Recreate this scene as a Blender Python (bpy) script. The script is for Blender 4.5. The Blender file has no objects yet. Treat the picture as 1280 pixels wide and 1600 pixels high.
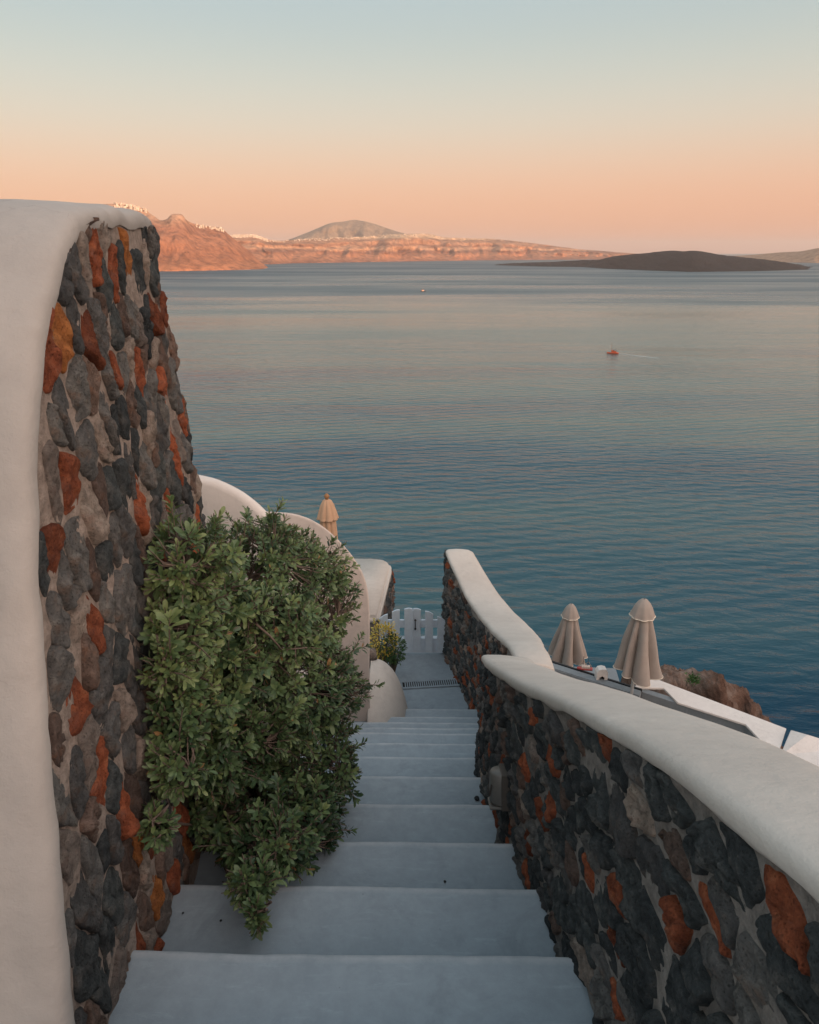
import bpy, bmesh, math, random
from mathutils import Vector, noise, Matrix

R = math.radians
scene = bpy.context.scene
col = scene.collection

# ---------------------------------------------------------------- camera
F_PX = 1067.0                      # focal length in photograph pixels (1280 x 1600), a 24 mm lens
HORIZON = 393.0
PITCH = math.atan((800.0 - HORIZON) / F_PX)
SP, CP = math.sin(PITCH), math.cos(PITCH)
SEA = -110.0                       # the eye is the origin, the sea lies 110 m below it
cam_d = bpy.data.cameras.new('camera')
cam_d.sensor_fit = 'VERTICAL'
cam_d.sensor_height = 36.0
cam_d.lens = 36.0 * F_PX / 1600.0
cam_d.clip_start = 0.05
cam_d.clip_end = 150000.0
cam = bpy.data.objects.new('camera', cam_d)
cam.location = (0, 0, 0)
cam.rotation_euler = (R(90) - PITCH, 0, 0)
col.objects.link(cam)
scene.camera = cam

# ---------------------------------------------------------------- light
SUN_EL, SUN_AZ = R(5.0), R(140.0)     # azimuth measured clockwise from the view direction (+Y)
sun_dir = Vector((math.sin(SUN_AZ) * math.cos(SUN_EL), math.cos(SUN_AZ) * math.cos(SUN_EL), math.sin(SUN_EL)))
sd = bpy.data.lights.new('sun', 'SUN')
sd.energy = 5.0
sd.angle = R(0.5)
sd.color = (1.0, 0.60, 0.34)
sun = bpy.data.objects.new('sun', sd)
sun.rotation_euler = sun_dir.to_track_quat('Z', 'Y').to_euler()
col.objects.link(sun)

world = bpy.data.worlds.new('World')
scene.world = world
world.use_nodes = True
wn, wl = world.node_tree.nodes, world.node_tree.links
wn.clear()
w_out = wn.new('ShaderNodeOutputWorld')
w_bg = wn.new('ShaderNodeBackground')
w_sky = wn.new('ShaderNodeTexSky')
w_sky.sky_type = 'NISHITA'
w_sky.sun_disc = False
w_sky.sun_elevation = SUN_EL
w_sky.sun_rotation = SUN_AZ
w_sky.altitude = 100
w_sky.air_density = 1.0
w_sky.dust_density = 1.0
w_sky.ozone_density = 1.0
w_tc = wn.new('ShaderNodeTexCoord')
w_sep = wn.new('ShaderNodeSeparateXYZ')
wl.new(w_tc.outputs['Generated'], w_sep.inputs[0])
w_asin = wn.new('ShaderNodeMath'); w_asin.operation = 'ARCSINE'
wl.new(w_sep.outputs['Z'], w_asin.inputs[0])
w_map = wn.new('ShaderNodeMapRange')
w_map.inputs['From Min'].default_value = 0.0
w_map.inputs['From Max'].default_value = R(90)
wl.new(w_asin.outputs[0], w_map.inputs['Value'])
w_ramp = wn.new('ShaderNodeValToRGB')
w_ramp.color_ramp.interpolation = 'B_SPLINE'
DUSK = [(0.0, (0.62, 0.288, 0.20)), (1.2, (0.695, 0.327, 0.218)), (3.6, (0.745, 0.372, 0.245)), (6.0, (0.71, 0.45, 0.317)),
        (8.5, (0.632, 0.525, 0.414)), (11.5, (0.53, 0.53, 0.46)), (14.5, (0.428, 0.485, 0.468)), (18.0, (0.40, 0.485, 0.51)),
        (30.0, (0.43, 0.53, 0.58)), (60.0, (0.45, 0.53, 0.59)), (90.0, (0.45, 0.52, 0.58))]
els = w_ramp.color_ramp.elements
els[0].position = 0.0
els[0].color = (*DUSK[0][1], 1)
els[1].position = 1.0
els[1].color = (*DUSK[-1][1], 1)
for d, c in DUSK[1:-1]:
    e = els.new(d / 90.0)
    e.color = (*c, 1)
wl.new(w_map.outputs[0], w_ramp.inputs['Fac'])
w_s1 = wn.new('ShaderNodeVectorMath'); w_s1.operation = 'SCALE'; w_s1.inputs['Scale'].default_value = 0.03
wl.new(w_sky.outputs[0], w_s1.inputs[0])
w_s2 = wn.new('ShaderNodeVectorMath'); w_s2.operation = 'SCALE'; w_s2.inputs['Scale'].default_value = 1.0
wl.new(w_ramp.outputs[0], w_s2.inputs[0])
w_add = wn.new('ShaderNodeVectorMath'); w_add.operation = 'ADD'
wl.new(w_s1.outputs[0], w_add.inputs[0])
wl.new(w_s2.outputs[0], w_add.inputs[1])
# the broad warm afterglow on the sun's side of the sky
w_dot = wn.new('ShaderNodeVectorMath'); w_dot.operation = 'DOT_PRODUCT'
w_dot.inputs[1].default_value = sun_dir
wl.new(w_tc.outputs['Generated'], w_dot.inputs[0])
w_mx = wn.new('ShaderNodeMath'); w_mx.operation = 'MAXIMUM'; w_mx.inputs[1].default_value = 0.0
wl.new(w_dot.outputs['Value'], w_mx.inputs[0])
w_pw = wn.new('ShaderNodeMath'); w_pw.operation = 'POWER'; w_pw.inputs[1].default_value = 1.6
wl.new(w_mx.outputs[0], w_pw.inputs[0])
w_gl = wn.new('ShaderNodeVectorMath'); w_gl.operation = 'SCALE'
w_gl.inputs[0].default_value = (2.25, 1.45, 1.08)
wl.new(w_pw.outputs[0], w_gl.inputs['Scale'])
w_add2 = wn.new('ShaderNodeVectorMath'); w_add2.operation = 'ADD'
wl.new(w_add.outputs[0], w_add2.inputs[0])
wl.new(w_gl.outputs[0], w_add2.inputs[1])
wl.new(w_add2.outputs[0], w_bg.inputs['Color'])
w_bg.inputs['Strength'].default_value = 1.0
wl.new(w_bg.outputs[0], w_out.inputs['Surface'])

scene.view_settings.view_transform = 'Standard'
scene.view_settings.look = 'None'
scene.view_settings.gamma = 1.0
scene.view_settings.exposure = 0.12
scene.view_settings.use_curve_mapping = False
scene.cycles.use_denoising = True
scene.cycles.max_bounces = 8
scene.cycles.volume_bounces = 0

# ---------------------------------------------------------------- helpers
def ray(px, py):
    u, v = (px - 640.0) / F_PX, (800.0 - py) / F_PX
    return Vector((u, CP + v * SP, -SP + v * CP))

def at_y(px, py, Y):
    d = ray(px, py)
    return d * (Y / d.y)

def at_z(px, py, z):
    d = ray(px, py)
    return d * (z / d.z)

def at_x(px, py, x):
    d = ray(px, py)
    return d * (x / d.x)

def lerp_tab(tab, t):
    if t <= tab[0][0]:
        return tab[0][1]
    for (a, fa), (b, fb) in zip(tab, tab[1:]):
        if t <= b:
            return fa + (fb - fa) * (t - a) / (b - a)
    return tab[-1][1]

def smooth_tab(tab, t):
    """monotone-ish cubic through the table"""
    n = len(tab)
    if t <= tab[0][0]:
        return tab[0][1]
    if t >= tab[-1][0]:
        return tab[-1][1]
    for i in range(n - 1):
        if t <= tab[i + 1][0]:
            x0, y0 = tab[max(i - 1, 0)]
            x1, y1 = tab[i]
            x2, y2 = tab[i + 1]
            x3, y3 = tab[min(i + 2, n - 1)]
            m1 = (y2 - y0) / (x2 - x0) if x2 > x0 else 0
            m2 = (y3 - y1) / (x3 - x1) if x3 > x1 else 0
            h = x2 - x1
            s = (t - x1) / h
            return ((2*s**3 - 3*s*s + 1) * y1 + (s**3 - 2*s*s + s) * h * m1 + (-2*s**3 + 3*s*s) * y2 + (s**3 - s*s) * h * m2)

def link(name, verts, faces, mats, parent=None, smooth=True, midx=None):
    me = bpy.data.meshes.new(name)
    me.from_pydata([tuple(v) for v in verts], [], faces)
    for m in (mats if isinstance(mats, (list, tuple)) else [mats]):
        me.materials.append(m)
    if smooth:
        me.polygons.foreach_set('use_smooth', [True] * len(me.polygons))
    if midx:
        me.polygons.foreach_set('material_index', midx)
    me.update()
    o = bpy.data.objects.new(name, me)
    col.objects.link(o)
    if parent:
        o.parent = parent
    return o

def bm_link(name, bm, mats, parent=None, smooth=False):
    me = bpy.data.meshes.new(name)
    bm.normal_update()
    bm.to_mesh(me)
    bm.free()
    for m in (mats if isinstance(mats, (list, tuple)) else [mats]):
        me.materials.append(m)
    if smooth:
        me.polygons.foreach_set('use_smooth', [True] * len(me.polygons))
    o = bpy.data.objects.new(name, me)
    col.objects.link(o)
    if parent:
        o.parent = parent
    return o

def empty(name, loc=(0, 0, 0)):
    o = bpy.data.objects.new(name, None)
    o.empty_display_size = 0.2
    o.location = loc
    col.objects.link(o)
    return o

def tag(o, label=None, cat=None, group=None, kind=None):
    if label: o['label'] = label
    if cat: o['category'] = cat
    if group: o['group'] = group
    if kind: o['kind'] = kind
    return o

def grid_faces(nu, nv, base=0, flip=False, wrap_u=False):
    fs = []
    for i in range(nu if wrap_u else nu - 1):
        i2 = (i + 1) % nu
        for j in range(nv - 1):
            f = [base + i * nv + j, base + i2 * nv + j, base + i2 * nv + j + 1, base + i * nv + j + 1]
            fs.append(f[::-1] if flip else f)
    return fs

def box_bm(bm, x0, x1, y0, y1, z0, z1, mi=0):
    vs = [bm.verts.new(p) for p in ((x0,y0,z0),(x1,y0,z0),(x1,y1,z0),(x0,y1,z0),(x0,y0,z1),(x1,y0,z1),(x1,y1,z1),(x0,y1,z1))]
    for f in ((0,3,2,1),(4,5,6,7),(0,1,5,4),(1,2,6,5),(2,3,7,6),(3,0,4,7)):
        fc = bm.faces.new([vs[i] for i in f])
        fc.material_index = mi
    return vs

def bevel_all(bm, w, seg=2):
    bmesh.ops.bevel(bm, geom=list(bm.edges), offset=w, segments=seg, profile=0.5, affect='EDGES')

def lathe(name, prof, mat, parent=None, seg=20, fn=None, smooth=True):
    """prof: list of (r, z); fn(a, i, r) -> r for pleats"""
    vs, nv = [], len(prof)
    for k in range(seg):
        a = 2 * math.pi * k / seg
        for i, (r, z) in enumerate(prof):
            rr = fn(a, i, r) if fn else r
            vs.append((rr * math.cos(a), rr * math.sin(a), z))
    fs = grid_faces(seg, nv, 0, False, True)
    return link(name, vs, fs, mat, parent, smooth)

def tube(vs, fs, pts, radii, seg=5):
    base = len(vs)
    n = len(pts)
    for i, p in enumerate(pts):
        t = (pts[min(i + 1, n - 1)] - pts[max(i - 1, 0)])
        t = t.normalized() if t.length > 1e-9 else Vector((0, 0, 1))
        a = t.orthogonal().normalized()
        b = t.cross(a)
        for k in range(seg):
            an = 2 * math.pi * k / seg
            vs.append(p + (a * math.cos(an) + b * math.sin(an)) * radii[i])
    for i in range(n - 1):
        for k in range(seg):
            k2 = (k + 1) % seg
            fs.append([base + i * seg + k, base + i * seg + k2, base + (i + 1) * seg + k2, base + (i + 1) * seg + k])

# ---------------------------------------------------------------- materials
class NT:
    def __init__(self, name):
        self.m = bpy.data.materials.new(name)
        self.m.use_nodes = True
        self.t = self.m.node_tree
        self.n, self.l = self.t.nodes, self.t.links
        self.b = self.n['Principled BSDF']
    def new(self, kind, **kw):
        nd = self.n.new(kind)
        for k, v in kw.items():
            if k in nd.inputs.keys():
                nd.inputs[k].default_value = v
            else:
                setattr(nd, k, v)
        return nd
    def to(self, a, b):
        self.l.new(a, b)
    def coord(self, which='Object', scale=(1, 1, 1)):
        tc = self.new('ShaderNodeTexCoord')
        mp = self.new('ShaderNodeMapping')
        mp.inputs['Scale'].default_value = scale
        self.to(tc.outputs[which], mp.inputs[0])
        return mp.outputs[0]
    def pos(self, scale=(1, 1, 1)):
        g = self.new('ShaderNodeNewGeometry')
        mp = self.new('ShaderNodeMapping')
        mp.inputs['Scale'].default_value = scale
        self.to(g.outputs['Position'], mp.inputs[0])
        return mp.outputs[0]
    def noise(self, vec, scale, detail=4, rough=0.55, dist=0.0):
        nd = self.new('ShaderNodeTexNoise')
        nd.inputs['Scale'].default_value = scale
        nd.inputs['Detail'].default_value = detail
        nd.inputs['Roughness'].default_value = rough
        nd.inputs['Distortion'].default_value = dist
        self.to(vec, nd.inputs['Vector'])
        return nd.outputs['Fac']
    def ramp(self, fac, stops, interp='LINEAR'):
        r = self.new('ShaderNodeValToRGB')
        r.color_ramp.interpolation = interp
        e = r.color_ramp.elements
        e[0].position, e[0].color = stops[0][0], (*stops[0][1], 1)
        e[1].position, e[1].color = stops[-1][0], (*stops[-1][1], 1)
        for p, c in stops[1:-1]:
            x = e.new(p); x.color = (*c, 1)
        self.to(fac, r.inputs['Fac'])
        return r.outputs['Color']
    def mix(self, fac, a, b, mode='MIX'):
        m = self.new('ShaderNodeMix')
        m.data_type = 'RGBA'
        m.blend_type = mode
        for sock, val in ((m.inputs[0], fac), (m.inputs[6], a), (m.inputs[7], b)):
            if isinstance(val, (int, float)):
                sock.default_value = val
            elif isinstance(val, tuple):
                sock.default_value = (*val, 1)
            else:
                self.to(val, sock)
        return m.outputs[2]
    def math(self, op, a, b=0.0, c=None):
        m = self.new('ShaderNodeMath')
        m.operation = op
        for i, val in enumerate((a, b) if c is None else (a, b, c)):
            if isinstance(val, (int, float)):
                m.inputs[i].default_value = val
            else:
                self.to(val, m.inputs[i])
        return m.outputs[0]
    def bump(self, h, strength, dist, prev=None):
        b = self.new('ShaderNodeBump')
        b.inputs['Strength'].default_value = strength
        b.inputs['Distance'].default_value = dist
        self.to(h, b.inputs['Height'])
        if prev is not None:
            self.to(prev, b.inputs['Normal'])
        return b.outputs[0]
    def done(self, color=None, rough=None, normal=None, spec=None):
        for key, v in (('Base Color', color), ('Roughness', rough), ('Normal', normal), ('Specular IOR Level', spec)):
            if v is None:
                continue
            if isinstance(v, tuple):
                self.b.inputs[key].default_value = (*v, 1)
            elif isinstance(v, (int, float)):
                self.b.inputs[key].default_value = v
            else:
                self.to(v, self.b.inputs[key])
        return self.m

def mat_plaster(name, c0, c1, bump=0.25):
    t = NT(name)
    p = t.pos()
    big = t.noise(p, 1.6, 5, 0.6)
    fine = t.noise(p, 14.0, 5, 0.65)
    grit = t.noise(p, 160.0, 3, 0.6)
    c = t.ramp(big, [(0.35, c0), (0.65, c1)])
    c = t.mix(0.16, c, t.ramp(fine, [(0.3, (0.45, 0.43, 0.40)), (0.62, (0.86, 0.84, 0.80))]), 'MULTIPLY')
    streak = t.noise(t.pos((9, 9, 0.7)), 1.0, 5, 0.7)
    c = t.mix(t.ramp(streak, [(0.60, (0, 0, 0)), (0.80, (0.28, 0.28, 0.28))]), c, (0.44, 0.41, 0.37))
    vc = t.new('ShaderNodeTexVoronoi')
    vc.feature = 'DISTANCE_TO_EDGE'
    vc.inputs['Scale'].default_value = 1.7
    wv = t.new('ShaderNodeVectorMath'); wv.operation = 'ADD'
    nv = t.new('ShaderNodeTexNoise'); nv.inputs['Scale'].default_value = 3.5; nv.inputs['Detail'].default_value = 5.0
    t.to(p, nv.inputs['Vector']); t.to(p, wv.inputs[0]); t.to(nv.outputs['Color'], wv.inputs[1])
    t.to(wv.outputs[0], vc.inputs['Vector'])
    ck = t.ramp(vc.outputs['Distance'], [(0.0, (1, 1, 1)), (0.006, (0, 0, 0))])
    ckm = t.math('MULTIPLY', ck, t.ramp(t.noise(p, 1.1, 3, 0.5), [(0.50, (0, 0, 0)), (0.62, (0.45, 0.45, 0.45))]))
    c = t.mix(ckm, c, (0.22, 0.20, 0.18))
    blot = t.noise(p, 5.5, 6, 0.72, 0.5)
    c = t.mix(t.ramp(blot, [(0.56, (0, 0, 0)), (0.74, (0.42, 0.42, 0.42))]), c, (0.40, 0.375, 0.34))
    n = t.bump(fine, bump, 0.02)
    n = t.bump(grit, 0.4, 0.002, n)
    br = t.noise(t.pos((30, 30, 7)), 1.0, 4, 0.6)
    n = t.bump(br, 0.25, 0.006, n)
    n = t.bump(t.noise(p, 4.0, 3, 0.5), 0.18, 0.05, n)
    return t.done(c, 0.85, n, 0.2)

M_PLASTER = mat_plaster('white_plaster', (0.53, 0.505, 0.465), (0.61, 0.585, 0.54))
M_PLASTER_DARK = mat_plaster('darker_plaster', (0.37, 0.355, 0.335), (0.44, 0.42, 0.395))  # darker copy of the white plaster, for the tall stone wall
M_LIMEWASH = mat_plaster('limewash_plaster', (0.73, 0.70, 0.665), (0.79, 0.76, 0.725), 0.12)
M_PINKWASH = mat_plaster('pink_white_plaster', (0.60, 0.535, 0.485), (0.66, 0.595, 0.545), 0.12)

def mat_stone(name, c0, c1, c2, speck=(0.45, 0.43, 0.40), other=(0.14, 0.09, 0.07)):
    t = NT(name)
    oi = t.new('ShaderNodeObjectInfo')
    p = t.coord('Object')
    a = t.noise(p, 22.0, 6, 0.7)
    b = t.noise(p, 9.0, 4, 0.6)
    f = t.noise(p, 95.0, 6, 0.8)
    c = t.ramp(a, [(0.30, c0), (0.55, c1), (0.76, c2)])
    pt = t.noise(p, 13.0, 5, 0.65, 0.6)
    c = t.mix(t.ramp(pt, [(0.52, (0, 0, 0)), (0.66, (0.75, 0.75, 0.75))]), c, other)
    # every stone a shade of its own
    sh = t.ramp(oi.outputs['Random'], [(0.0, (0.68, 0.70, 0.73)), (0.5, (1.12, 1.12, 1.12)), (1.0, (1.55, 1.52, 1.46))])
    c = t.mix(0.9, c, sh, 'MULTIPLY')
    c = t.mix(t.ramp(f, [(0.58, (0, 0, 0)), (0.74, (0.30, 0.30, 0.30))]), c, speck)
    # mortar smears left on the stones
    c = t.mix(t.ramp(b, [(0.60, (0, 0, 0)), (0.76, (0.5, 0.5, 0.5))]), c, (0.20, 0.175, 0.15))
    vo = t.new('ShaderNodeTexVoronoi')
    vo.inputs['Scale'].default_value = 34.0
    t.to(p, vo.inputs['Vector'])
    n = t.bump(b, 0.9, 0.03)
    n = t.bump(a, 1.0, 0.03, n)
    pit = t.new('ShaderNodeTexVoronoi')
    pit.inputs['Scale'].default_value = 120.0
    t.to(p, pit.inputs['Vector'])
    ph = t.ramp(pit.outputs['Distance'], [(0.12, (0, 0, 0)), (0.34, (1, 1, 1))])
    c = t.mix(0.6, c, t.mix(0.5, ph, (1, 1, 1)), 'MULTIPLY')
    n = t.bump(vo.outputs['Distance'], 0.5, 0.014, n)
    n = t.bump(ph, 0.8, 0.006, n)
    n = t.bump(f, 1.0, 0.008, n)
    return t.done(c, 0.88, n, 0.25)

M_ST = {
    'basalt': mat_stone('basalt_stone', (0.030, 0.037, 0.040), (0.066, 0.078, 0.082), (0.15, 0.162, 0.158), other=(0.12, 0.122, 0.118)),
    'slate': mat_stone('slate_stone', (0.07, 0.073, 0.075), (0.135, 0.138, 0.136), (0.23, 0.225, 0.21), other=(0.16, 0.115, 0.09)),
    'brown': mat_stone('brown_lava_stone', (0.085, 0.063, 0.053), (0.165, 0.12, 0.10), (0.28, 0.21, 0.175), other=(0.22, 0.12, 0.08)),
    'rust': mat_stone('rust_lava_stone', (0.14, 0.04, 0.022), (0.30, 0.09, 0.042), (0.43, 0.17, 0.085), (0.42, 0.28, 0.2), (0.20, 0.085, 0.06)),
    'orange': mat_stone('orange_lava_stone', (0.18, 0.065, 0.02), (0.36, 0.14, 0.045), (0.46, 0.22, 0.08), (0.5, 0.36, 0.22), (0.28, 0.11, 0.05)),
    'pale': mat_stone('pale_lava_stone', (0.15, 0.128, 0.113), (0.27, 0.23, 0.20), (0.38, 0.335, 0.295), other=(0.24, 0.17, 0.14)),
}

def mat_mortar(name, c0, c1):
    t = NT(name)
    p = t.pos()
    a = t.noise(p, 26.0, 6, 0.7)
    f = t.noise(p, 150.0, 4, 0.7)
    c = t.ramp(a, [(0.3, c0), (0.7, c1)])
    n = t.bump(a, 0.9, 0.02)
    n = t.bump(f, 0.8, 0.005, n)
    return t.done(c, 0.95, n, 0.1)

M_MORTAR_L = mat_mortar('pinkish_mortar', (0.19, 0.155, 0.132), (0.44, 0.37, 0.32))
M_MORTAR_R = mat_mortar('grey_mortar', (0.16, 0.152, 0.143), (0.34, 0.32, 0.295))

def mat_paint(name, c0, c1, grit=0.35, wear=False):
    t = NT(name)
    p = t.pos()
    big = t.noise(p, 2.3, 5, 0.6)
    mid = t.noise(p, 18.0, 5, 0.7)
    fine = t.noise(p, 260.0, 3, 0.6)
    c = t.ramp(big, [(0.3, c0), (0.7, c1)])
    c = t.mix(0.30, c, t.ramp(mid, [(0.35, (0.62, 0.62, 0.62)), (0.65, (1, 1, 1))]), 'MULTIPLY')
    spot = t.noise(p, 55.0, 2, 0.5)
    c = t.mix(t.ramp(spot, [(0.74, (0, 0, 0)), (0.79, (0.5, 0.5, 0.5))]), c, (0.10, 0.11, 0.12))
    sc = t.noise(t.pos((3, 14, 3)), 1.6, 6, 0.75, 0.4)
    c = t.mix(t.ramp(sc, [(0.56, (0, 0, 0)), (0.72, (0.30, 0.30, 0.30))]), c, tuple(min(1, q * 1.5) for q in c1))
    dk = t.noise(p, 4.6, 6, 0.7, 0.8)
    c = t.mix(t.ramp(dk, [(0.54, (0, 0, 0)), (0.70, (0.32, 0.32, 0.32))]), c, tuple(q * 0.55 for q in c0))
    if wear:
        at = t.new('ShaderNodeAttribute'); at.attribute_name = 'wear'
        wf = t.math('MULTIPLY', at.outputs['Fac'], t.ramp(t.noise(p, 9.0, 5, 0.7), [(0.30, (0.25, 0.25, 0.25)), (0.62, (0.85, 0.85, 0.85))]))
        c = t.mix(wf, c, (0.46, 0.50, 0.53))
    n = t.bump(fine, grit, 0.002)
    n = t.bump(mid, 0.18, 0.008, n)
    n = t.bump(big, 0.10, 0.04, n)
    return t.done(c, 0.72, n, 0.3)

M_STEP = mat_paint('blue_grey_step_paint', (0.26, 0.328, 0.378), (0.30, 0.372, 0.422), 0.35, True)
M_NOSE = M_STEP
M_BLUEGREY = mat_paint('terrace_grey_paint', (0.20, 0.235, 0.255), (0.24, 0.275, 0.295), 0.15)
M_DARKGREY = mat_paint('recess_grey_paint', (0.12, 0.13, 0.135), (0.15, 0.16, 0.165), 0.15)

def mat_plain(name, c, rough=0.6, metal=0.0, bump=0.0, bscale=60):
    t = NT(name)
    p = t.coord('Object')
    f = t.noise(p, bscale, 4, 0.6)
    cc = t.mix(0.25, tuple(c), t.ramp(f, [(0.3, (0.5, 0.5, 0.5)), (0.7, (1, 1, 1))]), 'MULTIPLY')
    t.b.inputs['Metallic'].default_value = metal
    n = t.bump(f, bump, 0.005) if bump else None
    return t.done(cc, rough, n)

M_GATE = mat_plain('pale_blue_gate_paint', (0.58, 0.70, 0.80), 0.5, 0, 0.1, 20)
M_IRON = mat_plain('dark_iron', (0.03, 0.03, 0.033), 0.5, 0.4)
M_POLE = mat_plain('umbrella_pole_white', (0.45, 0.47, 0.47), 0.4)
M_LAMP = mat_plain('wall_lamp_metal', (0.17, 0.172, 0.16), 0.5, 0.2)
M_LAMPD = mat_plain('wall_lamp_dark', (0.10, 0.095, 0.085), 0.55, 0.3)
M_WOOD = mat_plain('pole_wood', (0.34, 0.17, 0.07), 0.6)

def mat_fabric(name, c, trans=0.0):
    t = NT(name)
    p = t.coord('Object')
    a = t.noise(p, 7.0, 4, 0.6)
    w = t.noise(p, 320.0, 2, 0.5)
    cc = t.mix(0.3, tuple(c), t.ramp(a, [(0.3, (0.68, 0.66, 0.64)), (0.7, (1, 1, 1))]), 'MULTIPLY')
    n = t.bump(w, 0.3, 0.002)
    n = t.bump(a, 0.35, 0.02, n)
    return t.done(cc, 0.9, n, 0.1)

M_TAUPE = mat_fabric('taupe_canvas', (0.39, 0.345, 0.308))
M_TRIM = mat_fabric('cream_trim', (0.72, 0.66, 0.56))
M_TAN = mat_fabric('tan_canvas', (0.56, 0.375, 0.25))

def mat_leaf(name, c0, c1, rough=0.38):
    t = NT(name)
    p = t.pos()
    a = t.noise(p, 35.0, 2, 0.5)
    c = t.ramp(a, [(0.3, c0), (0.7, c1)])
    t.b.inputs['Subsurface Weight'].default_value = 0.0
    t.b.inputs['Transmission Weight'].default_value = 0.0
    m = t.done(c, rough, None, 0.45)
    tr = t.new('ShaderNodeBsdfTranslucent')
    t.to(c, tr.inputs['Color'])
    mx = t.new('ShaderNodeMixShader')
    mx.inputs[0].default_value = 0.18
    out = t.n['Material Output']
    t.to(t.b.outputs[0], mx.inputs[1])
    t.to(tr.outputs[0], mx.inputs[2])
    t.to(mx.outputs[0], out.inputs['Surface'])
    return m

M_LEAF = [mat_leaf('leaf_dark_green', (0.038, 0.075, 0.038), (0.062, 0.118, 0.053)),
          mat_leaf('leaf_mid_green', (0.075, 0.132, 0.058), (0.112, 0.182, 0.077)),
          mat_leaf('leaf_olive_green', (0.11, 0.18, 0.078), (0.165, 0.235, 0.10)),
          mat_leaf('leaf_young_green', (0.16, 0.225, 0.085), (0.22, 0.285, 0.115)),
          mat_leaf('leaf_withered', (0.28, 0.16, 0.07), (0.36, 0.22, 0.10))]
M_YLEAF = [mat_leaf('leaf_yellow', (0.58, 0.42, 0.06), (0.70, 0.54, 0.10)), mat_leaf('leaf_yellow_green', (0.30, 0.30, 0.05), (0.40, 0.36, 0.07))]
M_GLEAF = [mat_leaf('leaf_deep_green', (0.022, 0.062, 0.022), (0.04, 0.095, 0.03)), mat_leaf('leaf_fresh_green', (0.05, 0.12, 0.03), (0.08, 0.16, 0.045))]
M_TWIG = mat_plain('grey_brown_twig', (0.17, 0.13, 0.105), 0.85, 0, 0.5, 90)

def mat_rock(name, c0, c1, c2, sc):
    t = NT(name)
    p = t.pos()
    a = t.noise(p, sc, 8, 0.65)
    b = t.noise(p, sc * 6, 6, 0.7)
    c = t.ramp(a, [(0.3, c0), (0.52, c1), (0.72, c2)])
    c = t.mix(0.5, c, t.ramp(b, [(0.35, (0.45, 0.43, 0.42)), (0.65, (1, 1, 1))]), 'MULTIPLY')
    n = t.bump(a, 0.8, 1.0 / sc * 0.3)
    n = t.bump(b, 0.8, 0.25 / sc * 0.3, n)
    return t.done(c, 0.92, n, 0.15)

M_ROCK = mat_rock('brown_cliff_rock', (0.10, 0.055, 0.04), (0.19, 0.12, 0.09), (0.33, 0.265, 0.225), 1.3)
M_HILL = mat_rock('hillside_rock', (0.05, 0.038, 0.03), (0.10, 0.075, 0.058), (0.16, 0.13, 0.10), 0.35)

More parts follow.
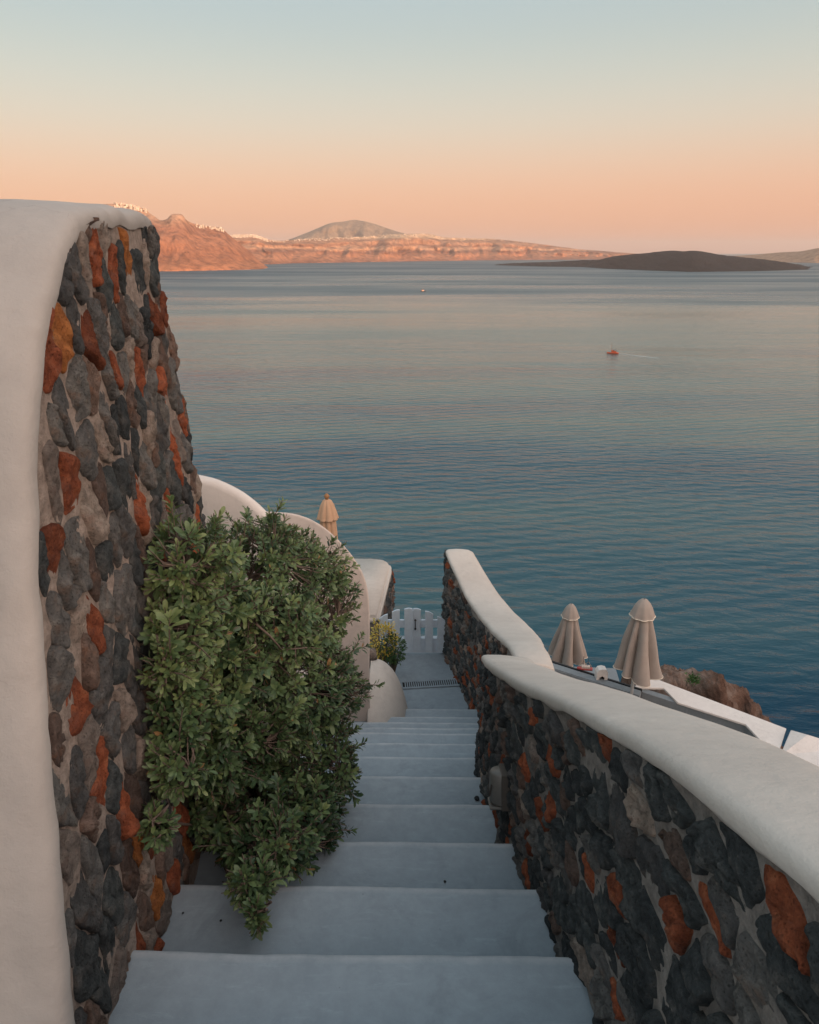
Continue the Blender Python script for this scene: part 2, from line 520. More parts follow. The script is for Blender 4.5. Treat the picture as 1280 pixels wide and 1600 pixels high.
# ================================================================ the sea
def mat_sea():
    t = NT('sea_water')
    g = t.new('ShaderNodeNewGeometry')
    def vec(rot, sx, sy):
        mp = t.new('ShaderNodeMapping')
        mp.inputs['Rotation'].default_value = (0, 0, R(rot))
        mp.inputs['Scale'].default_value = (sx, sy, 1)
        t.to(g.outputs['Position'], mp.inputs[0])
        return mp.outputs[0]
    def waves(rot, lam, distort, dscale):
        w = t.new('ShaderNodeTexWave')
        w.wave_type, w.bands_direction, w.wave_profile = 'BANDS', 'Y', 'SIN'
        w.inputs['Scale'].default_value = 1.0
        w.inputs['Distortion'].default_value = distort
        w.inputs['Detail'].default_value = 2.0
        w.inputs['Detail Scale'].default_value = dscale
        k = 0.314 / lam
        t.to(vec(rot, k, k), w.inputs['Vector'])
        return w.outputs['Fac']
    ripple = waves(-13, 8.6, 4.0, 0.9)
    ripple2 = waves(9, 5.2, 5.0, 1.2)
    swell = t.noise(vec(10, 1 / 40, 1 / 14), 1.0, 3, 0.5, 0.35)
    wind = t.noise(vec(24, 1 / 8, 1 / 3.6), 1.0, 3, 0.6, 0.5)
    chop = t.noise(vec(-18, 1 / 3.2, 1 / 1.5), 1.0, 3, 0.6)
    wide = t.noise(vec(8, 1 / 260, 1 / 60), 1.0, 4, 0.55, 0.6)
    calm = t.noise(vec(6, 1 / 2600, 1 / 520), 1.0, 4, 0.55, 0.6)
    calm2 = t.noise(vec(-4, 1 / 900, 1 / 240), 1.0, 3, 0.55, 0.5)
    cf = t.math('ADD', t.math('MULTIPLY', calm, 0.65), t.math('MULTIPLY', calm2, 0.35))
    gust = t.new('ShaderNodeMapRange')
    gust.inputs['From Min'].default_value = 0.40
    gust.inputs['From Max'].default_value = 0.60
    t.to(cf, gust.inputs['Value'])
    n = t.bump(wide, 1.0, 3.0)
    n = t.bump(swell, 1.0, 1.0, n)
    n = t.bump(t.math('MULTIPLY', ripple, t.math('ADD', 0.25, gust.outputs[0])), 1.0, 0.30, n)
    n = t.bump(ripple2, 1.0, 0.12, n)
    n = t.bump(wind, 1.0, 0.48, n)
    n = t.bump(chop, 1.0, 0.22, n)
    sp = t.new('ShaderNodeSeparateXYZ')
    t.to(g.outputs['Position'], sp.inputs[0])
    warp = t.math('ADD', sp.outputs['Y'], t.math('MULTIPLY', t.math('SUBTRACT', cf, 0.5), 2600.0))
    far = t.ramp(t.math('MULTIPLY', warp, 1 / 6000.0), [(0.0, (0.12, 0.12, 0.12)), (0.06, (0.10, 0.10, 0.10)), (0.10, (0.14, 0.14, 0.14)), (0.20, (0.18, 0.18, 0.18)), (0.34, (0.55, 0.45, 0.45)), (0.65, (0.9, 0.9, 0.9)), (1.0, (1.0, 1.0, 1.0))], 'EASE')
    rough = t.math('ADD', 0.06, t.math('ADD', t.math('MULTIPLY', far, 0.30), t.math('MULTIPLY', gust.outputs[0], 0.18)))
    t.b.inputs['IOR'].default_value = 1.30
    # added shine: specular level raised in a mid-distance band to brighten reflections
    shine_band = t.ramp(t.math('MULTIPLY', warp, 1 / 6000.0), [(0.0, (0.26, 0.26, 0.26)), (0.035, (0.34, 0.34, 0.34)), (0.075, (0.62, 0.62, 0.62)), (0.11, (0.95, 0.95, 0.95)), (0.20, (0.95, 0.95, 0.95)), (0.33, (0.6, 0.6, 0.6)), (1.0, (0.5, 0.5, 0.5))], 'EASE')
    # deep blue under the cliff; reflected sky painted in as a pale green belt
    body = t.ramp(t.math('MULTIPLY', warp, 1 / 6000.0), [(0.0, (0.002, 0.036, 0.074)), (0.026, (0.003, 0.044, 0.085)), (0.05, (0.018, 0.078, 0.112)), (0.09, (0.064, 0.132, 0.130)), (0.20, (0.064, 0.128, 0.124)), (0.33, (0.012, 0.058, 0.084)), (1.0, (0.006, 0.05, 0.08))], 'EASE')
    return t.done(body, rough, n, shine_band)

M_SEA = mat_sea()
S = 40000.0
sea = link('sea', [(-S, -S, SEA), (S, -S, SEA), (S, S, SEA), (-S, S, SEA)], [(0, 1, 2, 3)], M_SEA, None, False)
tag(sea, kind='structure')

# ================================================================ far land
def fbm(x, y, z, o=4):
    return noise.fractal(Vector((x, y, z)), 1.0, 2.0, o)

def mat_cliff(name, bands, green=None):
    t = NT(name)
    g = t.new('ShaderNodeNewGeometry')
    sep = t.new('ShaderNodeSeparateXYZ')
    t.to(g.outputs['Position'], sep.inputs[0])
    mp = t.new('ShaderNodeMapping')
    mp.inputs['Scale'].default_value = (1 / 420, 1 / 420, 1 / 110)
    t.to(g.outputs['Position'], mp.inputs[0])
    nz = t.noise(mp.outputs[0], 1.0, 7, 0.65)
    mp2 = t.new('ShaderNodeMapping')
    mp2.inputs['Scale'].default_value = (1 / 60, 1 / 60, 1 / 240)
    t.to(g.outputs['Position'], mp2.inputs[0])
    gl = t.noise(mp2.outputs[0], 1.0, 5, 0.7)
    h = t.math('ADD', t.math('MULTIPLY', t.math('ADD', sep.outputs['Z'], 110.0), 1 / 330.0), t.math('MULTIPLY', t.math('SUBTRACT', nz, 0.5), 0.42))
    c = t.ramp(h, bands)
    c = t.mix(0.75, c, t.ramp(gl, [(0.36, (0.36, 0.33, 0.34)), (0.60, (1.05, 1.0, 0.96))]), 'MULTIPLY')
    n = t.bump(gl, 0.9, 30.0)
    n = t.bump(nz, 0.7, 60.0, n)
    return t.done(c, 0.95, n, 0.05)

M_CLIFF_NEAR = mat_cliff('red_caldera_rock', [(0.0, (0.44, 0.20, 0.11)), (0.25, (0.34, 0.15, 0.085)), (0.5, (0.40, 0.19, 0.115)), (0.75, (0.32, 0.155, 0.10)), (1.0, (0.50, 0.31, 0.21))])
M_CLIFF_FAR = mat_cliff('banded_caldera_rock', [(0.0, (0.28, 0.13, 0.085)), (0.20, (0.46, 0.22, 0.125)), (0.34, (0.23, 0.115, 0.08)), (0.44, (0.62, 0.36, 0.22)), (0.53, (0.28, 0.145, 0.095)), (0.64, (0.48, 0.27, 0.17)), (0.76, (0.34, 0.195, 0.13)), (0.86, (0.62, 0.45, 0.30)), (1.0, (0.55, 0.40, 0.28))])
M_MOUNT = mat_cliff('dry_mountain_scrub', [(0.0, (0.36, 0.25, 0.17)), (0.6, (0.31, 0.225, 0.16)), (1.0, (0.27, 0.205, 0.15))])
M_LAVA = mat_cliff('black_lava_rock', [(0.0, (0.012, 0.014, 0.019)), (0.5, (0.018, 0.020, 0.026)), (1.0, (0.026, 0.028, 0.033))])

def land(name, top, base, back, prof, na, mat, seed, gully, jag=1.0, gsize=330.0):
    """a coast: its shoreline from the photograph's waterline, its crest from the skyline"""
    px0, px1 = top[0][0], top[-1][0]
    dirs = []
    def column(px):
        d = ray(px, HORIZON)
        Db = at_z(px, lerp_tab(base, px), SEA).y
        Yr = Db + back
        py = smooth_tab(top, px)
        zt = at_y(px, py, Yr).z
        return d.x / d.y, Db, zt
    def point(px, h, v):
        q, Db, zt = column(px)
        Y = Db + back * h
        X = q * Y
        hh = zt - SEA
        e = max(0.0, min(1.0, (1.25 - h) / 0.4)) if h > 0.85 else 1.0
        rg = 1.0 - abs(fbm(X / gsize + seed, 3.1, v * 0.6, 4)) * 2.0
        rg2 = fbm(X / (gsize * 0.32) + seed, 7.7, v * 1.5, 4)
        Y += (rg * gully + rg2 * gully * 0.35) * e * min(1.0, v * 3.0) * (0.35 + 0.65 * (1 - v))
        z = SEA + hh * v + rg2 * 9.0 * jag * min(1, v * 4) * (1 if v < 0.97 else 0.35)
        if v <= 0.0:
            z = SEA - 25.0
        return Vector((X, Y, z))
    vs = []
    nv = len(prof)
    for i in range(na):
        px = px0 + (px1 - px0) * i / (na - 1)
        for h, v in prof:
            vs.append(point(px, h, v))
    o = link(name, vs, grid_faces(na, nv, 0, True), mat, None, True)
    tag(o, kind='structure')
    return o, point

def profile(pts, n):
    return [(lerp_tab([(k / (len(pts) - 1), p[0]) for k, p in enumerate(pts)], i / (n - 1)), lerp_tab([(k / (len(pts) - 1), p[1]) for k, p in enumerate(pts)], i / (n - 1))) for i in range(n)]

P_CLIFF = profile([(0, 0), (0.06, 0.10), (0.20, 0.28), (0.30, 0.48), (0.48, 0.62), (0.55, 0.78), (0.85, 0.92), (1.0, 1.0), (1.8, 0.97), (3.0, 0.7), (4.0, 0.3)], 56)
P_BLUFF = profile([(0, 0), (0.05, 0.09), (0.25, 0.26), (0.45, 0.46), (0.62, 0.66), (0.8, 0.84), (0.92, 0.94), (1.0, 1.0), (1.15, 0.93), (1.8, 0.6), (2.4, 0.0)], 56)
P_HILL = profile([(0, 0), (0.15, 0.12), (0.35, 0.36), (0.6, 0.66), (0.8, 0.87), (1.0, 1.0), (1.3, 0.9), (1.8, 0.5), (2.4, 0.0)], 36)

bluff, p_bluff = land('near_caldera_cliff',
    [(60, 330), (130, 322), (189, 317), (215, 321), (232, 327), (248, 338), (258, 344), (270, 342), (277, 335.5), (285, 334.5), (293, 336), (297, 343), (308, 349), (330, 353), (348, 357), (357, 365), (372, 378), (390, 393), (402, 407), (410, 419), (412, 423)],
    [(60, 424), (262, 424), (330, 422.5), (412, 420.5)], 650.0, P_BLUFF, 360, M_CLIFF_NEAR, 2.3, 260.0, 1.0, 420.0)
ridge, p_ridge = land('far_caldera_rim',
    [(320, 372), (355, 368), (379, 367), (398, 367), (413, 372.5), (425, 375), (440, 375.5), (470, 374), (520, 372), (570, 369), (620, 366), (660, 364.5), (676, 366), (692, 370), (730, 372), (760, 372.5), (800, 376), (850, 382), (880, 386), (904, 389), (954, 393.2), (985, 395.5), (1010, 397.5)],
    [(320, 414), (420, 413), (452, 411.5), (540, 410), (624, 408.5), (760, 406.6), (880, 405.8), (1010, 405)], 900.0, P_CLIFF, 600, M_CLIFF_FAR, 9.4, 420.0, 1.0, 620.0)
mount, p_mount = land('far_mountain',
    [(380, 392), (430, 379), (461, 371.5), (480, 364), (497, 357), (512, 351), (524, 347.5), (538, 345.6), (548, 343.6), (556, 343), (566, 344.5), (576, 346.6), (588, 350), (604, 355.6), (619, 361), (640, 366), (680, 374), (720, 384)],
    [(380, 404.2), (720, 403.6)], 1800.0, P_HILL, 200, M_MOUNT, 4.4, 700.0, 2.0, 900.0)
isle, p_isle = land('dark_lava_island',
    [(906, 416.5), (915, 412), (935, 406.5), (954, 401.5), (985, 397.5), (1010, 395.5), (1026, 393.4), (1040, 391.8), (1053, 391), (1066, 392.4), (1085, 392), (1100, 393.2), (1117, 396), (1135, 399.2), (1160, 401.5), (1180, 403.4), (1210, 407), (1244, 412), (1262, 416.5), (1275, 421)],
    [(906, 417), (950, 420), (1010, 422.5), (1085, 425), (1180, 424), (1275, 421.5)], 420.0, P_HILL, 240, M_LAVA, 6.1, 60.0, 0.9, 140.0)
isle2, p_isle2 = land('low_lava_spit',
    [(774, 414), (800, 411.5), (830, 410), (865, 409), (900, 407), (930, 405.8), (960, 406), (1000, 409), (1030, 413)],
    [(774, 414.5), (850, 416.5), (930, 417.5), (1030, 416)], 320.0, P_HILL, 120, M_LAVA, 1.7, 40.0, 0.6, 120.0)
coast, p_coast = land('far_headland',
    [(1080, 403), (1120, 401.5), (1162, 399), (1190, 397), (1221, 394.2), (1248, 393), (1264, 390.5), (1280, 387.5), (1310, 385), (1360, 389), (1420, 398)],
    [(1080, 407), (1280, 411), (1420, 410)], 800.0, P_HILL, 120, M_MOUNT, 3.9, 160.0, 1.0, 380.0)

# white towns along the rim: far-off masses of tiny houses
def mat_town():
    t = NT('distant_town_limewash')
    v = t.noise(t.pos((1 / 18, 1 / 18, 1 / 18)), 1.0, 2, 0.5)
    return t.done(t.ramp(v, [(0.35, (0.36, 0.29, 0.23)), (0.62, (0.62, 0.54, 0.46))]), 0.8)
M_TOWN = mat_town()

def town(name, label, pfun, spans, seed):
    rng = random.Random(seed)
    bm = bmesh.new()
    for (px0, px1, h0, h1, n, s0, s1) in spans:
        for _ in range(n):
            px = rng.uniform(px0, px1)
            h = rng.uniform(h0, h1)
            v = lerp_tab([(0.55, 0.78), (0.85, 0.92), (1.0, 1.0), (1.8, 0.98)], h)
            p = pfun(px, h, v)
            w, dpt, hh = rng.uniform(s0, s1), rng.uniform(s0, s1), rng.uniform(0.35, 0.7) * s0 + 3
            a = rng.uniform(0, 1.5)
            vs = box_bm(bm, -w / 2, w / 2, -dpt / 2, dpt / 2, -14.0, hh)
            mt = Matrix.Translation(p) @ Matrix.Rotation(a, 4, 'Z')
            for q in vs:
                q.co = mt @ q.co
    o = bm_link(name, bm, M_TOWN)
    tag(o, label, 'town', kind='stuff')
    return o

town('distant_town', 'white houses scattered on top of the nearest red headland', p_bluff,
     [(186, 233, 0.90, 1.02, 55, 7, 15), (308, 350, 0.90, 1.0, 30, 6, 13)], 11)
town('distant_town', 'bright white town on the low saddle left of the mountain', p_ridge,
     [(358, 416, 0.80, 1.0, 230, 8, 20), (416, 500, 0.84, 1.0, 50, 7, 16)], 12)
town('distant_town', 'thin line of pale houses along the rim below the mountain', p_ridge,
     [(500, 700, 0.80, 1.0, 110, 7, 15), (700, 900, 0.9, 1.0, 20, 6, 12)], 13)
town('distant_town', 'pale village on the lower slope of the far mountain', lambda px, h, v: p_mount(px, h * 0.42, v * 0.46),
     [(520, 610, 0.9, 1.3, 150, 8, 20)], 14)

# ================================================================ boats
M_HULL_D = mat_plain('dark_hull_paint', (0.045, 0.035, 0.03), 0.5)
M_HULL_R = mat_plain('red_orange_hull_paint', (0.55, 0.10, 0.035), 0.5)
M_BOATW = mat_plain('boat_white', (0.72, 0.60, 0.52), 0.6)
M_SAIL = mat_plain('furled_sail_pink', (0.70, 0.46, 0.36), 0.8)

def hull_mesh(name, L, B, H, mat, parent):
    vs, n, m = [], 13, 7
    for i in range(n):
        s = i / (n - 1)
        w = B / 2 * (math.sin(math.pi * min(1, 0.18 + s * 0.82)) ** 0.6 if s < 0.999 else 0.02)
        w = B / 2 * max(0.03, (1 - max(0, (s - 0.45) / 0.55) ** 2.2) * (0.78 + 0.22 * min(1, s / 0.3)))
        sheer = H * (0.85 + 0.5 * abs(s - 0.4) ** 1.6)
        for j in range(m):
            a = math.pi * j / (m - 1)
            y = -math.cos(a) * w * (0.55 + 0.45 * (1 - math.sin(a)) ** 0.3)
            z = -0.35 * H + (sheer + 0.35 * H) * (1 - math.sin(a) ** 0.7)
            vs.append((L * (s - 0.5), y, z))
    fs = grid_faces(n, m, 0, False)
    fs += [[i * m, i * m + m - 1, (i + 1) * m + m - 1, (i + 1) * m] for i in range(n - 1)]
    fs.append([j for j in range(m)])
    return link(name, vs, fs, mat, parent, True)

def boat(px, py, L, heading, mats, label, cat, name, sails):
    p = at_z(px, py, SEA)
    b = empty(name, p)
    b.rotation_euler = (0, 0, heading)
    H, B = L * 0.12, L * 0.27
    hull_mesh('hull', L, B, H, mats[0], b)
    bm = bmesh.new(); box_bm(bm, -L * 0.30, L * 0.12, -B * 0.34, B * 0.34, H * 0.7, H * 1.9); bevel_all(bm, L * 0.012)
    cab = bm_link('cabin', bm, mats[1], b)
    bm = bmesh.new(); box_bm(bm, -L * 0.36, L * 0.02, -B * 0.40, B * 0.40, H * 2.6, H * 2.8); bevel_all(bm, L * 0.006)
    bm_link('awning', bm, mats[2], b)
    for sx in (-0.33, -0.02):
        for sy in (-1, 1):
            vs, fs = [], []
            tube(vs, fs, [Vector((L * sx, sy * B * 0.34, H * 1.85)), Vector((L * sx, sy * B * 0.34, H * 2.65))], [L * 0.008] * 2, 5)
            link('awning_post', vs, fs, mats[0], b)
    for mx, mh in sails:
        vs, fs = [], []
        tube(vs, fs, [Vector((L * mx, 0, H * 0.5)), Vector((L * mx, 0, L * mh))], [L * 0.014, L * 0.007], 6)
        m = link('mast', vs, fs, M_WOOD, b)
        vs, fs = [], []
        tube(vs, fs, [Vector((L * mx, 0, H * 2.3)), Vector((L * (mx - 0.13), 0, H * 2.2)), Vector((L * (mx - 0.26), 0, H * 2.3))], [L * 0.03, L * 0.035, L * 0.015], 6)
        link('furled_sail', vs, fs, mats[1], b)
    vs, fs = [], []
    tube(vs, fs, [Vector((L * 0.45, 0, H * 1.1)), Vector((L * 0.68, 0, H * 1.9))], [L * 0.013, L * 0.006], 5)
    link('bowsprit', vs, fs, M_WOOD, b)
    tag(b, label, cat)
    return b

boat(661.5, 455.5, 16.0, R(20), (M_HULL_D, M_SAIL, M_HULL_D), 'tiny dark hulled boat with pinkish sails far out below the cliffs', 'boat', 'sailing_boat', [(0.12, 0.85), (-0.22, 0.7)])
boat(957.5, 552.5, 13.0, R(165), (M_HULL_R, M_HULL_R, M_HULL_D), 'red orange boat motoring with a pale wake behind it', 'boat', 'excursion_boat', [(0.15, 1.0)])

def mat_foam():
    t = NT('foam')
    f = t.noise(t.pos((0.5, 0.5, 0.5)), 1.0, 4, 0.7)
    c = t.ramp(f, [(0.3, (0.30, 0.36, 0.38)), (0.6, (0.62, 0.63, 0.60))])
    return t.done(c, 0.7)
vs = []
wk = [(964, 551.5, 0.4), (975, 553.2, 0.8), (988, 555, 1.0), (1002, 556.6, 1.1), (1016, 558.2, 0.9), (1030, 559.6, 0.3)]
for px, py, w in wk:
    p = at_z(px, py, SEA)
    vs += [p + Vector((0, -w * 1.9, 0.05)), p + Vector((0, 0, 0.14)), p + Vector((0, w * 1.9, 0.05))]
wake = link('foam_wake', vs, grid_faces(len(wk), 3, 0, True), mat_foam())
tag(wake, 'thin pale foam wake trailing right of the red boat', 'wake', kind='stuff')

# ================================================================ the near hillside
def hill_z(x, y):
    if y < -2.0:
        z = -2.6 + min(26.0, (-2.0 - y) * 0.20)
    elif y < 8.0:
        z = -2.6 - 0.40 * (y + 2.0)
    else:
        z = -6.6 - 0.98 * (y - 8.0)
    if y >= -2.0:
        if x > 0.9:
            z -= min(1.9, (x - 0.9) * 1.3)
        if x < -1.2:
            z -= min(2.2, (-1.2 - x) * 0.55) * min(1, max(0, (y - 2.0) / 3.0))
    if abs(x - 0.05) < 1.0 and 7.3 < y < 8.6:
        z = max(z, -4.95 - 0.75 * (y - 7.3))
    k = min(1.0, max(0.0, (y - 11) / 20.0)) + min(1.0, max(0.0, (-6 - y) / 10.0))
    z += k * (fbm(x / 9.0, y / 9.0, 0.3, 5) * 2.6)
    return max(z, SEA - 6.0)

xs = [-900, -600, -400, -260, -170, -110, -75, -52, -38, -28, -21, -16, -12, -9, -7, -5.5] + [-4.6 + 0.35 * i for i in range(42)] + [10.6, 11.6, 13, 15, 18, 22, 28, 37, 50, 72, 110, 170, 260, 400, 600, 900]
ys = [-700, -400, -240, -150, -95, -62, -42, -30, -22, -16, -12, -9, -6.5, -4.5, -3, -2] + [-1.4 + 0.35 * i for i in range(40)] + [13, 14.5, 16.5, 19, 22, 26, 31, 37, 44, 52, 62, 74, 88, 104, 122, 145]
vs = [(x, y, hill_z(x, y)) for x in xs for y in ys]
hill = link('hillside', vs, grid_faces(len(xs), len(ys)), M_HILL)
tag(hill, kind='structure')

# ================================================================ stairs
NOSE_PX = [1485, 1381.5, 1311, 1253, 1210, 1180, 1159, 1143, 1135, 1127, 1118, 1106]
RISE = 0.213
noses = []
for i, py in enumerate(NOSE_PX):
    z = -2.036 - RISE * i
    noses.append((at_z(640, py, z).y, z))
noses = [(0.66, -1.61), (1.08, -1.823)] + noses
LAND_Z = noses[-1][1] - RISE
stairs = empty('stairs', (0, 0.66, -1.61))
tag(stairs, 'blue grey painted steps going down to the white gate', kind='structure')

RW_X = [(-1.2, 0.60), (0.3, 0.585), (0.8, 0.575), (1.2, 0.555), (1.5, 0.535), (1.92, 0.515), (2.34, 0.475), (2.76, 0.455), (3.2, 0.45), (3.72, 0.475)]       # upper right wall, face on the stairs
LW_X = [(3.3, 0.70), (4.1, 0.705), (4.8, 0.73), (5.3, 0.735), (5.8, 0.70), (6.2, 0.655), (6.7, 0.55), (7.16, 0.435), (7.3, 0.42)]                                    # lower right wall

def right_x(y):
    return lerp_tab(RW_X, y) if y < 3.7 else lerp_tab(LW_X, y)

def step_mesh(y0, y1, z, x0, depth_under):
    """one tread: slightly hand-trowelled, with a rounded front edge"""
    nx = 40
    x1 = (lerp_tab(RW_X, 0.5 * (y0 + y1)) + 0.16) if y1 < 3.5 else 1.0
    vs = []
    for i in range(nx + 1):
        x = x0 + (x1 - x0) * i / nx
        sk = -0.014 * x
        wob = 0.005 * noise.noise(Vector((x * 3.1, y1 * 5, z))) + 0.003 * noise.noise(Vector((x * 11, y1 * 5, 2)))
        wz = 0.0035 * noise.noise(Vector((x * 2.3, y1 * 3, 5))) + 0.0015 * noise.noise(Vector((x * 9, y1 * 3, 5)))
        ye = y1 + sk + wob
        pr = [(y0 + sk - 0.02, 0), (y0 * 0.5 + ye * 0.5, -0.002), (ye - 0.045, -0.001), (ye - 0.022, -0.003), (ye - 0.009, -0.009), (ye - 0.002, -0.019), (ye, -0.034), (ye - 0.004, -0.12), (ye - 0.008, -depth_under)]
        for (yy, dz) in pr:
            vs.append((x, yy, z + dz + wz))
    n = 9
    return vs, grid_faces(nx + 1, n)

prev = -3.2
for i, (y1, z) in enumerate(noses):
    vs, fs = step_mesh(prev, y1, z, -1.25 if y1 < 5.3 else -0.9, RISE + 0.02)
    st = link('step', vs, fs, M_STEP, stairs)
    st.matrix_parent_inverse = stairs.matrix_world.inverted()
    st.location = -stairs.location
    prev = y1
vs, fs = step_mesh(prev, 7.62, LAND_Z, -0.9, 0.5)
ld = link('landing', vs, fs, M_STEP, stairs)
ld.location = -stairs.location
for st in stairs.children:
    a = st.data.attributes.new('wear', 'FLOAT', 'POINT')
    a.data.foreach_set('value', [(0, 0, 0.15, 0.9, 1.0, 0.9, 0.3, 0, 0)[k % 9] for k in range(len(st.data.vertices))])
for st in stairs.children:
    st.matrix_parent_inverse.identity()

# bits of grit and leaf litter on the steps
# drain across the landing
def drain():
    d0 = at_z(633.5, 1071, LAND_Z); d1 = at_z(713.5, 1066.5, LAND_Z)
    g = empty('drain_grate', (d0 + d1) / 2 + Vector((0, 0, 0.006)))
    ax = (d1 - d0); L = ax.length; ang = math.atan2(ax.y, ax.x)
    g.rotation_euler = (0, 0, ang)
    W = 0.125
    bm = bmesh.new(); box_bm(bm, -L / 2 - .03, L / 2 + .03, -W / 2, W / 2, -0.003, 0.0005)
    bm_link('channel', bm, mat_plain('drain_dark', (0.012, 0.014, 0.016), 0.8), g)
    bm = bmesh.new()
    box_bm(bm, -L / 2 - .035, L / 2 + .035, -W / 2 - 0.012, -W / 2 + 0.014, -0.003, 0.006)
    box_bm(bm, -L / 2 - .035, L / 2 + .035, W / 2 - 0.014, W / 2 + 0.012, -0.003, 0.006)
    n = 24
    for k in range(n + 1):
        x = -L / 2 + L * k / n
        box_bm(bm, x - 0.0062, x + 0.0062, -W / 2 + 0.014, W / 2 - 0.014, -0.002, 0.005)
    bm_link('grate_bars', bm, M_STEP, g)
    tag(g, 'narrow slotted drain set across the grey landing before the gate', 'drain')
drain()

# ================================================================ stone facings
def clip(poly, a, b, c):
    """keep a*x + b*y <= c"""
    out = []
    n = len(poly)
    for i in range(n):
        p, q = poly[i], poly[(i + 1) % n]
        dp, dq = a * p[0] + b * p[1] - c, a * q[0] + b * q[1] - c
        if dp <= 0:
            out.append(p)
        if (dp < 0 < dq) or (dq < 0 < dp):
            s = dp / (dp - dq)
            out.append((p[0] + (q[0] - p[0]) * s, p[1] + (q[1] - p[1]) * s))
    return out

def chaikin(poly, r=0.25):
    out = []
    for i in range(len(poly)):
        p, q = poly[i], poly[(i + 1) % len(poly)]
        out.append((p[0] + (q[0] - p[0]) * r, p[1] + (q[1] - p[1]) * r))
        out.append((p[0] + (q[0] - p[0]) * (1 - r), p[1] + (q[1] - p[1]) * (1 - r)))
    return out

def stones(parent, face, inside, clampf, s0, s1, t0, t1, ds, dt, seed, kinds, gap=0.011, height=(0.016, 0.036), shear=0.0, drop=0.16):
    """face(s, t) -> (point, normal); cells of an irregular packing become one stone each"""
    rng = random.Random(seed)
    k = ds / dt
    sites = []
    rows = int((t1 - t0) / dt) + 1
    cols_ = int((s1 - s0) / ds) + 1
    for r in range(-1, rows + 1):
        off = (0.5 if r % 2 else 0.0) * ds
        for c in range(-1, cols_ + 1):
            if rng.random() < drop:
                continue
            s = s0 + off + c * ds + rng.uniform(-0.36, 0.36) * ds
            t = t0 + r * dt + rng.uniform(-0.36, 0.36) * dt
            sites.append((s + shear * t, t))
    names = list(kinds)
    wts = [kinds[q] for q in names]
    cnt = 0
    laid = []
    for i, (s, t) in enumerate(sites):
        if not inside(s, t):
            continue
        poly = [(s - ds * 1.25, (t - dt * 1.25) * k), (s + ds * 1.25, (t - dt * 1.25) * k), (s + ds * 1.25, (t + dt * 1.25) * k), (s - ds * 1.25, (t + dt * 1.25) * k)]
        for j, (a, b) in enumerate(sites):
            if j == i or abs(a - s) > 3 * ds or abs(b - t) > 3 * dt:
                continue
            nx, ny = a - s, (b - t) * k
            poly = clip(poly, nx, ny, (a * a + (b * k) ** 2 - s * s - (t * k) ** 2) / 2)
            if len(poly) < 3:
                break
        if len(poly) < 3:
            continue
        poly = [(p[0], p[1] / k) for p in poly]
        # bend the straight cell edges, then round them
        dense = []
        for q in range(len(poly)):
            p, p2 = poly[q], poly[(q + 1) % len(poly)]
            L = math.hypot(p2[0] - p[0], p2[1] - p[1])
            m = max(1, int(L / 0.032))
            for u in range(m):
                f = u / m
                dense.append((p[0] + (p2[0] - p[0]) * f, p[1] + (p2[1] - p[1]) * f))
        poly = chaikin(dense, 0.22)
        cx = sum(p[0] for p in poly) / len(poly)
        cy = sum(p[1] for p in poly) / len(poly)
        size = sum(math.hypot(p[0] - cx, p[1] - cy) for p in poly) / len(poly)
        if size < 0.014:
            continue
        sh = max(0.55, 1 - gap / size * rng.uniform(0.7, 1.7))
        ring0 = []
        for p in poly:
            jn = 1 + 0.15 * noise.noise(Vector((p[0] * 14, p[1] * 14, seed + i * 3.1))) + 0.10 * noise.noise(Vector((p[0] * 45, p[1] * 45, seed + i)))
            q = (cx + (p[0] - cx) * sh * jn, cy + (p[1] - cy) * sh * jn)
            ring0.append(clampf(*q))
        hgt = rng.uniform(*height) * min(1.25, size / (0.5 * math.sqrt(ds * dt)))
        tilt = (rng.uniform(-0.28, 0.28), rng.uniform(-0.28, 0.28))
        o0, n0 = face(cx, cy)
        vs, n = [], len(ring0)
        for sc, hh in ((1.03, -0.6), (1.0, 0.25), (0.965, 0.62), (0.90, 0.84), (0.79, 0.95), (0.63, 1.0), (0.44, 1.0), (0.22, 1.0)):
            for p in ring0:
                a, b = cx + (p[0] - cx) * sc, cy + (p[1] - cy) * sc
                a, b = (a, b)
                fp, fn = face(a, b)
                h = hgt * hh
                if hh > 0:
                    rough = noise.fractal(Vector((a * 24, b * 24, seed + i)), 0.8, 2.1, 5)
                    cell = noise.noise(Vector((a * 9, b * 9, seed + i * 1.7)))
                    vd, vp = noise.voronoi(Vector((a * 26, b * 26, seed + i * 0.7)))
                    facet = noise.noise(vp[0] * 3.3)
                    crease = 1 - min(1.0, (vd[1] - vd[0]) * 3.0)
                    h += hh * hgt * (0.45 * rough + 0.38 * cell + 0.75 * facet - 0.35 * crease) + (tilt[0] * (a - cx) + tilt[1] * (b - cy)) * hh * 0.8
                vs.append(fp + fn * h - o0)
        fs = []
        for r in range(7):
            for u in range(n):
                u2 = (u + 1) % n
                fs.append([r * n + u, r * n + u2, (r + 1) * n + u2, (r + 1) * n + u])
        vs.append(sum((vs[7 * n + u] for u in range(n)), Vector()) / n)
        for u in range(n):
            fs.append([7 * n + u, 7 * n + (u + 1) % n, 8 * n])
        kind = rng.choices(names, wts)[0]
        for _ in range(3):              # like stones seldom lie side by side
            if kind not in ('basalt', 'slate') and any(kk == kind and abs(a - cx) < 1.5 * ds and abs(b - cy) < 1.5 * dt for a, b, kk in laid):
                kind = rng.choices(names, wts)[0]
        laid.append((cx, cy, kind))
        o = link('stone', vs, fs, M_ST[kind], parent, True)
        o.location = o0 - parent.location
        cnt += 1
    return cnt

def tz(y):
    for yn, z in noses:
        if y < yn: return z
    return LAND_Z

